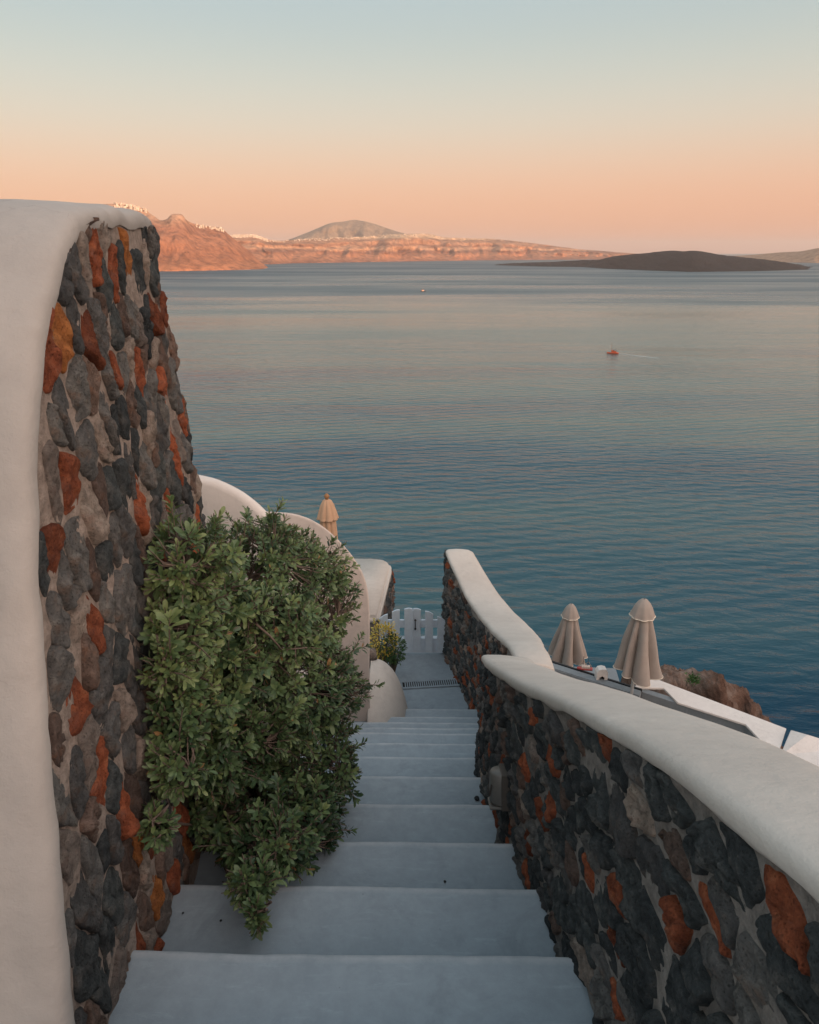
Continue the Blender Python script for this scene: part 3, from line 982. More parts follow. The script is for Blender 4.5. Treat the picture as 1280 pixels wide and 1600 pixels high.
# ---------------------------------------------------------------- tall stone wall on the left
lw = empty('tall_stone_wall', (-1.2, 2.0, -2.6))
tag(lw, 'tall tapering wall of red and black lava stones with rounded plaster end', 'wall')
L_X = [(0.8, -0.815), (1.05, -0.83), (1.3, -0.86), (1.6, -0.882), (1.95, -0.90), (2.4, -0.945), (2.8, -0.985), (3.1, -1.015), (3.3, -1.03)]
L_NEAR = [(-2.6, 0.98), (-2.0, 1.05), (-1.74, 1.10), (-1.43, 1.185), (-1.12, 1.275), (-0.85, 1.375), (-0.69, 1.43), (-0.54, 1.49), (-0.32, 1.60), (-0.13, 1.745), (0.0, 1.90), (0.06, 2.02), (0.085, 2.15)]
L_FAR = [(-2.6, 3.2), (-1.22, 3.12), (-0.92, 3.07), (-0.43, 2.99), (-0.14, 2.93), (0.11, 2.89)]
def l_face(s, t):
    x = smooth_tab(L_X, s) - 0.012 * (t + 1.2)
    return Vector((x, s, t)), Vector((1, 0.09, 0.02)).normalized()
def l_clamp(s, t):
    t = min(t, 0.088 + 0.012 * noise.noise(Vector((s * 30, 0, 0))))
    s = max(s, lerp_tab(L_NEAR, t) + 0.018)
    s = min(s, lerp_tab(L_FAR, t) + 0.03)
    return (s, t)
def l_in(s, t):
    return -2.45 < t < 0.075 and lerp_tab(L_NEAR, t) + 0.03 < s < lerp_tab(L_FAR, t) + 0.02 and t > tz(s) - 0.08
n_l = stones(lw, l_face, l_in, l_clamp, 0.95, 3.4, -2.5, 0.15, 0.084, 0.152, 27,
             {'basalt': 15, 'slate': 26, 'brown': 21, 'rust': 24, 'orange': 2, 'pale': 18}, 0.0055, (0.008, 0.017), 0.10)
# mortar core
vs, nn = [], 40
rows = [-2.75 + (0.09 + 2.75) * j / 60 for j in range(61)]
for j, t in enumerate(rows):
    a, b = lerp_tab(L_NEAR, t) + 0.014, lerp_tab(L_FAR, t)
    for i in range(nn + 1):
        s = a + (b - a) * i / nn
        p, nrm = l_face(s, t)
        vs.append(p + nrm * (0.010 * fbm(s * 9, t * 9, 1.5)))
    # far end and back
    p, nrm = l_face(b, t)
    vs.append(Vector((p.x - 0.9, b, t)))
core = link('mortar', vs, grid_faces(len(rows), nn + 2, 0, True), M_MORTAR_L, lw)
core.location = -lw.location

# plaster end and top: the near-edge profile swept to the left, swelling out over a rounded arris
prof = [(1.0 + 0.0, -2.75)] + [(lerp_tab(L_NEAR, -2.6 + 2.66 * i / 50), -2.6 + 2.66 * i / 50) for i in range(51)]
prof += [(2.10, 0.088), (2.22, 0.100), (2.38, 0.106), (2.52, 0.110), (2.74, 0.114), (2.86, 0.108), (2.91, 0.07), (2.90, -0.02), (2.85, -0.15), (2.82, -0.42), (2.82, -0.9), (2.82, -1.4), (2.82, -2.75)]
# resample evenly
acc = [0.0]
for a, b in zip(prof, prof[1:]):
    acc.append(acc[-1] + math.hypot(b[0] - a[0], b[1] - a[1]))
NP = 150
rs = []
for i in range(NP):
    d = acc[-1] * i / (NP - 1)
    rs.append((lerp_tab(list(zip(acc, [p[0] for p in prof])), d), lerp_tab(list(zip(acc, [p[1] for p in prof])), d)))
for _ in range(2):
    rs = [rs[0]] + [((rs[i-1][0] + 2 * rs[i][0] + rs[i+1][0]) / 4, (rs[i-1][1] + 2 * rs[i][1] + rs[i+1][1]) / 4) for i in range(1, NP - 1)] + [rs[-1]]
vs = []
colsn = [(0.008, -0.03, 0), (0.016, -0.012, 0), (0.012, 0.006, 0)] + [(0.012 - 0.075 * (1 - math.cos(a)), 0.006 + 0.030 * math.sin(a), 0) for a in (0.35, 0.7, 1.05, 1.35, 1.57)] + [(-0.12, 0.040, 0), (-0.22, 0.046, 0), (-0.4, 0.050, 0), (-0.6, 0.05, 0), (-0.9, 0.05, 0), (-1.2, 0.0, 0), (-1.35, -0.12, 0), (-1.38, -0.3, 0)]
for i in range(NP):
    y, z = rs[i]
    y0, z0 = rs[max(i - 1, 0)]; y1, z1 = rs[min(i + 1, NP - 1)]
    t = Vector((y1 - y0, z1 - z0)).normalized()
    nrm = Vector((-t.y, t.x))            # outward: towards the camera and up
    fx, _n = l_face(y, z)
    edge = 0.016 * fbm(i * 0.21, 4.2, 0.5, 4) + 0.006 * noise.noise(Vector((i * 0.9, 1, 1)))
    hid = -0.16 if (y > 2.7 and z < 0.075) else 0.0
    for (dx, dn, _q) in colsn:
        dx += hid
        dn = min(dn, 0.0) if hid else dn
        e = edge if dx > 0.0 else edge * max(0, 1 + dx / 0.1)
        bulge = 0.006 * fbm(dx * 2, i * 0.05, 7, 3) if dx < -0.05 else 0
        vs.append(Vector((fx.x + dx, y + nrm.x * (dn + bulge - e), z + nrm.y * (dn + bulge - e))))
cap = link('plaster_cap', vs, grid_faces(NP, len(colsn), 0, False), M_PLASTER_DARK, lw)
cap.location = -lw.location

# ---------------------------------------------------------------- right-hand walls with plaster caps
def sweep_cap(name, path, section, parent, mat, seed, end_round=None, wfun=None, endface=True):
    """path: list of (x, y, z) at the inner lower lip of the cap"""
    vs = []
    n = len(path)
    for i, (x, y, z) in enumerate(path):
        a, b = Vector(path[max(i - 1, 0)]), Vector(path[min(i + 1, n - 1)])
        t = (b - a); t.z = 0; t.normalize()
        lat = Vector((t.y, -t.x, 0))
        for j, (w, h) in enumerate(section):
            f = 1.0
            if end_round:
                d = (end_round - y)
                if d < 0.16:
                    f = math.sqrt(max(0.0, 1 - (1 - max(d, 0) / 0.16) ** 2))
            if wfun and w > 0.05: w *= wfun(y)
            mid = 0.18
            ww = mid + (w - mid) * (0.35 + 0.65 * f) if f < 1 else w
            hh = h if h < -0.2 else (h - 0.09 * (1 - f))
            if wfun and y < 3.95 and hh > -0.2: hh -= 0.05 * ((3.95 - y) / 0.25) ** 2
            lip = 0.0
            if j <= 1:
                lip = 0.011 * fbm(y * 5.0, seed, j, 3) + 0.004 * noise.noise(Vector((y * 40, seed, 1)))
            bul = 0.0045 * fbm(y * 3 + seed, w * 6, h * 4, 3)
            vs.append(Vector((x, y, z)) + lat * (ww + bul * 0.6) + Vector((0, 0, hh + lip + bul)))
    m = len(section)
    fs = grid_faces(n, m, 0, True)
    if endface:
        fs.append([(n - 1) * m + j for j in range(m)])
        fs.append([j for j in range(m)][::-1])
    o = link(name, vs, fs, mat, parent)
    o.location = -parent.location
    return o

SEC = [(0.03, -0.012), (-0.012, -0.006), (-0.018, 0.006), (-0.019, 0.026), (-0.015, 0.038), (-0.004, 0.046), (0.02, 0.050), (0.10, 0.051), (0.19, 0.046), (0.26, 0.034), (0.302, 0.012), (0.324, -0.03), (0.336, -0.10), (0.35, -0.4), (0.355, -0.9), (0.36, -1.6)]

# upper wall
RW_Z = [(-1.2, -0.30), (0.0, -0.60), (0.4, -0.735), (0.74, -0.86), (1.18, -1.045), (1.5, -1.21), (1.84, -1.40), (2.2, -1.60), (2.65, -1.85), (3.2, -2.15), (3.68, -2.415), (3.8, -2.48)]
rw = empty('stair_wall', (0.75, 1.4, -2.4))
tag(rw, 'dark lava stone stair wall with cream plaster coping, nearer of the right hand walls', 'wall')
ys_ = [-1.2 + 4.92 * i / 120 for i in range(121)]
path = [(smooth_tab(RW_X, y) - (0.0 if y < 3.66 else 0.0), y, smooth_tab(RW_Z, y)) for y in ys_]
sweep_cap('plaster_coping', path, SEC, rw, M_PLASTER, 3.3, None)
def r_face(s, t):
    z0 = smooth_tab(RW_Z, s)
    x = smooth_tab(RW_X, s) - 0.02 * (z0 - t)
    return Vector((x, s, t)), Vector((-1, -0.03, 0.05)).normalized()
def r_in(s, t):
    return 0.25 < s < 3.72 and t < smooth_tab(RW_Z, s) - 0.014 and t > tz(s) - 0.03
def r_clamp(s, t):
    s = min(s, 3.725)
    return (s, min(t, smooth_tab(RW_Z, s) - 0.006))
n_r = stones(rw, r_face, r_in, r_clamp, -0.3, 4.9, -3.3, -0.5, 0.136, 0.074, 15,
             {'basalt': 50, 'slate': 20, 'brown': 9, 'rust': 18, 'pale': 3}, 0.0085, (0.010, 0.021), 0.30, 0.09)
vs = []
for y in ys_:
    zt, zb = smooth_tab(RW_Z, y) - 0.004, smooth_tab(RW_Z, y) - 1.25
    for j in range(16):
        t = zt + (zb - zt) * j / 15
        p, nrm = r_face(y, t)
        vs.append(p + nrm * 0.008 * fbm(y * 10, t * 10, 2.2))
fs = grid_faces(len(ys_), 16, 0, True)
b0 = len(vs)
for j in range(16):                     # the wall's lower end, turned back to the right
    p = vs[(len(ys_) - 1) * 16 + j]
    vs.append(Vector((p.x + 0.27, p.y, p.z)))
for j in range(15):
    fs.append([b0 - 16 + j, b0 - 16 + j + 1, b0 + j + 1, b0 + j])
core = link('mortar', vs, fs, M_MORTAR_R, rw)
core.location = -rw.location

# lower wall
LW_Z = [(3.3, -2.30), (3.72, -2.455), (4.12, -2.60), (4.5, -2.79), (4.9, -2.985), (5.3, -3.165), (5.8, -3.33), (6.2, -3.42), (6.5, -3.42), (6.8, -3.36), (7.16, -3.27), (7.35, -3.25)]
lo = empty('stair_wall', (0.9, 5.6, -4.5))
tag(lo, 'curving lava stone wall with plaster coping that ends beside the white gate', 'wall')
yl_ = [3.70 + 3.60 * i / 110 for i in range(111)]
path = [(smooth_tab(LW_X, y), y, smooth_tab(LW_Z, y)) for y in yl_]
SEC2 = SEC
def lo_w(y): return smooth_tab([(3.7, 0.72), (4.2, 0.82), (4.8, 1.08), (5.4, 1.22), (6.2, 1.18), (6.8, 1.08), (7.3, 1.0)], y)
sweep_cap('plaster_coping', path, SEC2, lo, M_PLASTER, 8.1, 7.31, lo_w)
def lo_face(s, t):
    e = 0.02
    d = (smooth_tab(LW_X, s + e) - smooth_tab(LW_X, s - e)) / (2 * e)
    z0 = smooth_tab(LW_Z, s)
    return Vector((smooth_tab(LW_X, s) - 0.012 * (z0 - t), s, t)), Vector((-1, d, 0.05)).normalized()
def lo_in(s, t):
    return 4.12 < s < 7.32 and t < smooth_tab(LW_Z, s) - 0.025 and t > tz(s) - 0.02
def lo_clamp(s, t):
    return (min(s, 7.31), min(t, smooth_tab(LW_Z, s) - 0.004))
n_lo = stones(lo, lo_face, lo_in, lo_clamp, 3.7, 8.4, -4.75, -2.4, 0.125, 0.082, 9,
              {'basalt': 38, 'slate': 28, 'brown': 20, 'rust': 11, 'pale': 6}, 0.007, (0.010, 0.022), 0.2, 0.15)
vs = []
for y in yl_:
    zt, zb = smooth_tab(LW_Z, y) - 0.004 - (0.10 * max(0, (y - 7.12) / 0.18)), min(smooth_tab(LW_Z, y) - 1.1, LAND_Z - 0.5)
    for j in range(20):
        t = zt + (zb - zt) * j / 19
        p, nrm = lo_face(y, t)
        vs.append(p + nrm * 0.008 * fbm(y * 10, t * 10, 5.2))
fs = grid_faces(len(yl_), 20, 0, True)
b0 = len(vs)
for j in range(20):
    p = vs[(len(yl_) - 1) * 20 + j]
    vs.append(Vector((p.x + 0.28, p.y, p.z)))
for j in range(19):
    fs.append([b0 - 20 + j, b0 - 20 + j + 1, b0 + j + 1, b0 + j])
core = link('mortar', vs, fs, M_MORTAR_R, lo)
core.location = -lo.location

# ---------------------------------------------------------------- white curved walls on the left
def slab_wall(name, outline, y0, thick, mat, label, lean=0.0, back_dx=0.0, rnd=0.05, zbot=-5.2):
    """a thick wall facing the stairs' head: outline is its crest (x, z) left to right; the arris is rounded"""
    o = empty(name, (outline[0][0], y0, zbot))
    xs0 = [p[0] for p in outline]
    # dense crest by arc length
    acc = [0.0]
    for a, b in zip(outline, outline[1:]):
        acc.append(acc[-1] + math.hypot(b[0] - a[0], b[1] - a[1]))
    N = 90
    tx, tzt = list(zip(acc, xs0)), list(zip(acc, [p[1] for p in outline]))
    crest = [(smooth_tab(tx, acc[-1] * i / (N - 1)), smooth_tab(tzt, acc[-1] * i / (N - 1))) for i in range(N)]
    vs = []
    for i, (x, z) in enumerate(crest):
        a, b = crest[max(i - 1, 0)], crest[min(i + 1, N - 1)]
        t = Vector((b[0] - a[0], b[1] - a[1])).normalized()
        nrm = Vector((-t.y, t.x))
        cx, cz = outline[0][0] + 0.35, zbot + 0.4
        # inner rings on the front face run in towards the foot
        for k in range(8, 0, -1):
            f = (k / 8.0) ** 1.4
            qx, qz = x - nrm.x * rnd, z - nrm.y * rnd
            px_, pz_ = qx + (outline[0][0] - 0.0 - qx) * f * 0.96, qz + (zbot - qz) * f
            vs.append(Vector((px_, y0 + 0.008 * fbm(px_ * 2, pz_ * 2, y0, 3), pz_)))
        for an in (0, 0.4, 0.8, 1.2, 1.57):
            o_ = -rnd + rnd * math.sin(an)
            yy = y0 + rnd * (1 - math.cos(an))
            vs.append(Vector((x + nrm.x * o_, yy, z + nrm.y * o_)))
        vs.append(Vector((x + back_dx * 0.5, y0 + thick * 0.5, z - thick * 0.22)))
        vs.append(Vector((x + back_dx, y0 + thick, z - thick * 0.55)))
        vs.append(Vector((x + back_dx, y0 + thick, zbot)))
    w = link('plaster_face', vs, grid_faces(N, 16, 0, True), mat, o)
    w.location = -o.location
    tag(o, label, 'wall')
    return o

A_Y, B_Y = 4.25, 5.35
def pts_at(lst, Y):
    return [(p.x, p.z) for p in (at_y(px, py, Y) for px, py in lst)]
crestA = [(-3.2, -1.30), (-2.2, -1.29), (-1.7, -1.31)] + pts_at([(305, 745), (335, 752), (370, 768), (392, 783), (412, 801), (432, 826), (448, 860), (458, 910), (462, 980)], A_Y) + [(-0.72, -3.4)]
slab_wall('curved_white_wall', crestA, A_Y, 0.42, M_LIMEWASH, 'pale curved plaster wall rising between the tall stone wall and the shrub', back_dx=-0.10, zbot=-4.2)
crestB = [(-3.0, -1.98), (-1.7, -1.99)] + pts_at([(430, 801), (455, 803), (480, 810), (505, 824), (530, 846), (550, 869), (565, 893), (574, 920), (577.5, 960), (577.5, 1050)], B_Y) + [(at_y(577.5, 1100, B_Y).x, -4.9)]
slab_wall('round_shouldered_wall', crestB, B_Y, 0.45, M_PINKWASH, 'pinkish plaster wall with rounded shoulder behind the shrub, left of the landing', back_dx=-0.12, zbot=-4.9, rnd=0.014)

# plaster mound against it
md = empty('plaster_mound', (-0.39, 5.9, LAND_Z - 0.1))
vs, NU, NR = [], 48, 20
for i in range(NU):
    a = 2 * math.pi * i / NU
    for j in range(NR):
        r = j / (NR - 1)
        rx = 0.395 if math.cos(a) > 0 else 0.03
        ry = 0.98 if math.sin(a) < 0 else 0.52
        rr = max(0.001, r)
        h = 0.80 * max(0.0, 1 - rr ** 2.3) ** 0.62
        fl = 0.012 * fbm(math.cos(a) * 2 * r, math.sin(a) * 2 * r, 3.0, 3)
        crease = 0.018 * math.sin(3 * a + 0.8) * r * (1 - r) * 4
        vs.append((rx * math.cos(a) * rr, ry * math.sin(a) * rr, h + fl * (1 - r) + crease * 0.6))
m_ = link('plaster_skin', vs, grid_faces(NU, NR, 0, True, True), M_PLASTER, md)
tag(md, 'smooth white plaster mound bulging over the lowest steps', 'mound')

# little weathered stone finial on the mound
fin = empty('stone_finial', at_y(581, 1036, 6.02))
lathe('base_drum', [(0.0, -0.03), (0.05, -0.03), (0.058, 0.01), (0.055, 0.055), (0.045, 0.07), (0.0, 0.07)], M_ST['slate'], fin, 18, lambda a, i, r: r * (1 + 0.06 * math.sin(3 * a + i)))
lathe('top_stone', [(0.0, 0.068), (0.05, 0.07), (0.056, 0.10), (0.05, 0.145), (0.03, 0.165), (0.0, 0.168)], M_ST['pale'], fin, 18, lambda a, i, r: r * (1 + 0.07 * math.sin(2 * a + 2 * i)))
tag(fin, 'small grey stone with pinkish cap sitting on the plaster mound', 'stone')

# left gate pier: a low flat-topped plaster wall running on past the gate, with a stone cheek
ZP = -4.10
gp = empty('gate_pier', (-0.6, 7.25, LAND_Z - 0.4))
tag(gp, 'low flat white plastered wall with dark stone side, left of the gate', 'wall')
pa, pb = (-0.362, 7.22), (-0.245, 8.62)
rim = [(-1.7, 7.22), pa, (pb[0], pb[1]), (pb[0] - 0.03, pb[1] + 0.16), (pb[0] - 0.12, pb[1] + 0.26), (pb[0] - 0.3, pb[1] + 0.30), (-1.7, pb[1] + 0.32)]
bm = bmesh.new()
hi_ = [bm.verts.new((x + 0.6, y - 7.25, ZP - gp.location.z + 0.006 * noise.noise(Vector((x * 3, y * 3, 0))))) for x, y in rim]
lo2 = [bm.verts.new((x + 0.6, y - 7.25, ZP - 0.13 - gp.location.z)) for x, y in rim]
bm.faces.new(hi_); bm.faces.new(lo2[::-1])
for k in range(len(rim)):
    k2 = (k + 1) % len(rim)
    bm.faces.new([lo2[k], lo2[k2], hi_[k2], hi_[k]])
bmesh.ops.recalc_face_normals(bm, faces=bm.faces)
bmesh.ops.bevel(bm, geom=list(bm.edges), offset=0.045, segments=4, affect='EDGES')
bm_link('plaster_coping', bm, M_PLASTER, gp, True)
def g_face(s, t):
    f = (s - pa[1]) / (pb[1] - pa[1])
    return Vector((pa[0] + (pb[0] - pa[0]) * f - 0.004, s, t)), Vector((1, -0.08, 0)).normalized()
def g_in(s, t): return pa[1] + 0.03 < s < pb[1] + 0.1 and LAND_Z - 0.55 < t < ZP - 0.13
def g_cl(s, t): return (min(max(s, pa[1] + 0.01), pb[1] + 0.1), min(t, ZP - 0.115))
stones(gp, g_face, g_in, g_cl, pa[1] - 0.05, pb[1] + 0.15, LAND_Z - 0.6, ZP, 0.15, 0.11, 31, {'basalt': 40, 'slate': 20, 'brown': 25, 'rust': 6}, 0.011, (0.012, 0.026))
vs = []
for j in range(20):
    t = LAND_Z - 0.9 + (ZP - 0.1 - LAND_Z + 0.9) * j / 19
    vs.append(Vector((-1.65, pa[1] + 0.02, t)))
    for i in range(12):
        vs.append(g_face(pa[1] + 0.02 + (pb[1] + 0.10 - pa[1]) * i / 11, t)[0])
    vs.append(Vector((-1.65, pb[1] + 0.14, t)))
o = link('mortar', vs, grid_faces(20, 14), M_MORTAR_R, gp)
o.location = -gp.location

# ================================================================ gate
GY = 7.16
gate = empty('picket_gate', (0.03, GY, LAND_Z))
tag(gate, 'low pale blue arched picket gate with two leaves at the bottom of the steps', 'gate')
def gx(px): return at_y(px, 1000, GY).x - 0.03
def gz(py): return at_y(645, py, GY).z - LAND_Z
pk = [(593.5, 606.5, 966, 958.5), (613, 625, 955.5, 952), (632, 644.6, 951, 950.3), (645.6, 657.5, 950.3, 952), (664, 676.5, 954, 959), (683, 695.5, 962.5, 969.5)]
for i, (xa, xb, ya, yb) in enumerate(pk):
    x0, x1 = gx(xa), gx(xb)
    zb = 0.035
    n = 6
    bm = bmesh.new()
    fr, bk = [], []
    for k in range(n + 1):
        f = k / n
        x = x0 + (x1 - x0) * f
        zt = gz(ya) + (gz(yb) - gz(ya)) * f + 0.012 * math.sin(math.pi * f)
        fr.append((x, zt))
    pts = [(x0, zb)] + fr + [(x1, zb)]
    vf = [bm.verts.new((x, -0.022, z)) for x, z in pts]
    vb = [bm.verts.new((x, 0.0, z)) for x, z in pts]
    bm.faces.new(vf); bm.faces.new(vb[::-1])
    for k in range(len(pts)):
        k2 = (k + 1) % len(pts)
        bm.faces.new([vf[k2], vf[k], vb[k], vb[k2]])
    bmesh.ops.recalc_face_normals(bm, faces=bm.faces)
    bmesh.ops.bevel(bm, geom=[e for e in bm.edges if abs((e.verts[0].co - e.verts[1].co).y) < 1e-4], offset=0.003, segments=1, affect='EDGES')
    bm_link('picket', bm, M_GATE, gate)
for (xa, xb) in ((593.5, 644.0), (646.2, 695.5)):
    for (ya, yb, dp) in ((969, 981, 0.024), (997.5, 1020.5, 0.024)):
        bm = bmesh.new()
        box_bm(bm, gx(xa) + 0.004, gx(xb) - 0.004, 0.002, dp, gz(yb), gz(ya))
        bevel_all(bm, 0.003, 1)
        bm_link('rail', bm, M_GATE, gate)
bm = bmesh.new(); box_bm(bm, gx(644.9) - 0.009, gx(644.9) + 0.012, -0.03, -0.0225, 0.04, gz(951.5)); bevel_all(bm, 0.002, 1)
bm_link('cover_strip', bm, M_GATE, gate)
bm = bmesh.new()
hx = gx(649)
box_bm(bm, hx - 0.005, hx + 0.005, -0.05, -0.042, gz(979), gz(967))
for zc in (gz(980), gz(966.5)):
    vs4 = [bm.verts.new(q) for q in ((hx - 0.015, -0.04, zc), (hx, -0.04, zc + 0.02), (hx + 0.015, -0.04, zc), (hx, -0.04, zc - 0.02), (hx, -0.055, zc), (hx, -0.024, zc))]
    for a, b in ((0, 1), (1, 2), (2, 3), (3, 0)):
        bm.faces.new((vs4[b], vs4[a], vs4[4])); bm.faces.new((vs4[a], vs4[b], vs4[5]))
bm_link('handle', bm, M_IRON, gate)
for zc in (gz(1015), gz(975)):
    bm = bmesh.new(); box_bm(bm, gx(694) - 0.02, gx(694) + 0.05, -0.029, -0.0225, zc - 0.012, zc + 0.012); bevel_all(bm, 0.002, 1)
    bm_link('hinge', bm, M_GATE, gate)

# ================================================================ wall lamp on the upper right wall
lp = at_x(790, 1228, 0.44)
fp, fn = r_face(lp.y, lp.z)
lamp = empty('wall_lamp', fp + Vector((-0.03, 0, 0)))
tag(lamp, 'small cylindrical metal wall lamp fixed low on the dark stone wall', 'lamp')
def half_can(r, h, y0):
    vs, n = [], 14
    rows = [(0.0, 0.0), (r * 0.86, 0.0), (r, 0.008), (r, h - 0.012), (r * 0.9, h), (0, h)]
    for i in range(n + 1):
        a = math.pi * i / n
        for rr, z in rows:
            vs.append((-rr * math.sin(a) * 1.1, -rr * math.cos(a), z - h / 2))
    return vs, grid_faces(n + 1, len(rows), 0, True)
vs, fs = half_can(0.054, 0.15, 0)
sh = link('shade', vs, fs, M_LAMP, lamp)
bm = bmesh.new(); box_bm(bm, -0.012, 0.05, -0.062, 0.062, -0.09, 0.08); bevel_all(bm, 0.004, 1)
bm_link('back_plate', bm, M_LAMPD, lamp)
bm = bmesh.new(); box_bm(bm, -0.062, -0.006, -0.050, 0.050, -0.09, -0.077); bevel_all(bm, 0.003, 1)
bm_link('rim', bm, M_LAMP, lamp)
vs, fs = [], []
tube(vs, fs, [Vector((-0.054, -0.03, 0.02)), Vector((-0.062, -0.03, -0.03)), Vector((-0.054, 0.01, -0.04))], [0.004] * 3, 5)
link('bracket', vs, fs, M_LAMPD, lamp)
lamp.rotation_euler = (R(-16), 0, 0)

# ================================================================ terrace below, on the right
TZ = -6.95
CAPZ = -6.2
def prism(name, pts, z0, z1, mat, parent, bev=0.012, seg=2):
    bm = bmesh.new()
    lo_ = [bm.verts.new((p[0] - parent.location.x, p[1] - parent.location.y, (z0 if not callable(z0) else z0(p)) - parent.location.z)) for p in pts]
    hi_ = [bm.verts.new((p[0] - parent.location.x, p[1] - parent.location.y, (p[2] if len(p) > 2 else z1) - parent.location.z)) for p in pts]
    bm.faces.new(hi_); bm.faces.new(lo_[::-1])
    for i in range(len(pts)):
        j = (i + 1) % len(pts)
        bm.faces.new([lo_[i], lo_[j], hi_[j], hi_[i]])
    bmesh.ops.recalc_face_normals(bm, faces=bm.faces)
    if bev:
        bmesh.ops.bevel(bm, geom=list(bm.edges), offset=bev, segments=seg, affect='EDGES')
    return bm_link(name, bm, mat, parent)
def P(px, py, z=CAPZ):
    q = at_z(px, py, z)
    return (q.x, q.y, z)

terr = link('terrace_floor', [(1.2, 5.2, TZ), (6.6, 5.2, TZ), (6.0, 7.4, TZ), (3.9, 9.05, TZ), (1.6, 9.6, TZ)], [(0, 1, 2, 3, 4)], M_BLUEGREY, None, False)
tag(terr, kind='structure')

p1 = empty('terrace_parapet', (2.9, 9.2, TZ))
a, b = P(850, 1031), P(1003, 1079)
nrm = Vector((b[1] - a[1], a[0] - b[0], 0)).normalized()        # towards the camera
def off(p, d, z): return (p[0] + nrm.x * d, p[1] + nrm.y * d, z)
if nrm.y > 0: nrm = -nrm
prism('coping', [off(a, 0, CAPZ), off(b, 0, CAPZ), off(b, 0.16, CAPZ), off(a, 0.16, CAPZ)], CAPZ - 0.10, CAPZ, M_BLUEGREY, p1)
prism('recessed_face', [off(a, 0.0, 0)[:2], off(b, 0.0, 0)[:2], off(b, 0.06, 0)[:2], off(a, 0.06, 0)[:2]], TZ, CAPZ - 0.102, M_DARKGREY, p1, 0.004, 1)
prism('dark_rail', [off(a, -0.035, 0)[:2], off(b, -0.035, 0)[:2], off(b, -0.004, 0)[:2], off(a, -0.004, 0)[:2]], CAPZ - 0.3, CAPZ + 0.012, M_IRON, p1, 0.003, 1)
prism('bench_edge', [off(a, 0.18, 0)[:2], off(b, 0.18, 0)[:2], off(b, 0.30, 0)[:2], off(a, 0.30, 0)[:2]], TZ, CAPZ - 0.26, M_LIMEWASH, p1, 0.01, 2)
tag(p1, 'grey terrace parapet with dark top line below the farther right umbrella', 'parapet')

p2 = empty('terrace_parapet', (4.4, 8.3, TZ))
o1, o2 = P(1027, 1061), P(1229, 1138)
ia, ib = P(1059, 1097.5), P(1165, 1131.5)
ic, oc = P(1203, 1172), P(1216, 1180)
prism('white_coping', [P(1005, 1060), o1, o2, oc, (oc[0] - 0.6, oc[1] - 0.75, CAPZ), (oc[0] - 0.80, oc[1] - 0.75, CAPZ), ic, ib, ia, P(1037, 1075), P(990, 1074)], CAPZ - 0.035, CAPZ, M_LIMEWASH, p2, 0.006, 1)
def inset(p, dx, dy, z): return (p[0] + dx, p[1] + dy, z)
f0, f1, f2, f3 = P(990, 1076), ib, ic, (ic[0] - 0.64, ic[1] - 0.79, CAPZ)
i0 = (ia[0] - 0.6, ia[1] + 0.42)
fa = [(i0[0], i0[1]), (ib[0] + 0.02, ib[1] + 0.02), (ic[0] + 0.05, ic[1] + 0.03)]
prism('grey_fascia', [fa[0], fa[1], fa[2], (fa[2][0] + 0.06, fa[2][1] + 0.02), (fa[1][0] + 0.07, fa[1][1] + 0.09), (fa[0][0] + 0.07, fa[0][1] + 0.09)], CAPZ - 0.19, CAPZ - 0.036, M_BLUEGREY, p2, 0.005, 1)
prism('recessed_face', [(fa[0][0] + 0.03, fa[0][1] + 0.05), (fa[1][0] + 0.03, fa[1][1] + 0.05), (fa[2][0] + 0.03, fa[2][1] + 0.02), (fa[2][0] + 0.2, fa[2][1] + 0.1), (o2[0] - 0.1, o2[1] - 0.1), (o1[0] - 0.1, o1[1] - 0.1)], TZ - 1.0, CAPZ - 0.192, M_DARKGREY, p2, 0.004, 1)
prism('bench_edge', [(fa[0][0] - 0.13, fa[0][1] - 0.17), (fa[1][0] - 0.16, fa[1][1] - 0.14), (fa[1][0] - 0.24, fa[1][1] - 0.24), (fa[0][0] - 0.21, fa[0][1] - 0.27)], TZ, CAPZ - 0.36, M_LIMEWASH, p2, 0.008, 1)
tag(p2, 'long white terrace parapet with grey inner face in front of the brown rock', 'parapet')

p3 = empty('white_terrace_block', (5.8, 7.3, TZ))
q0, q1, q2, q3 = P(1236, 1140, CAPZ + 0.06), P(1330, 1168, CAPZ + 0.02), P(1330, 1232, CAPZ - 0.02), P(1219, 1180, CAPZ + 0.02)
prism('sloping_top', [q0, P(1262, 1148, CAPZ + 0.12), q1, q2, q3], TZ - 1.2, CAPZ, M_LIMEWASH, p3, 0.008, 2)
tag(p3, 'white sloping parapet end at the right edge beyond the dark joint', 'parapet')

p4 = empty('white_roof_wedge', (3.2, 8.7, TZ))
w0 = [P(940, 1079.5, -6.42), P(996, 1074.5, -6.30), P(1024, 1110, -6.40), P(1005, 1165, -6.62), P(930, 1130, -6.62)]
prism('sloping_top', w0, TZ, 0, M_LIMEWASH, p4, 0.006, 1)
tag(p4, 'white triangular plaster slab behind the pole of the nearer right umbrella', 'slab')

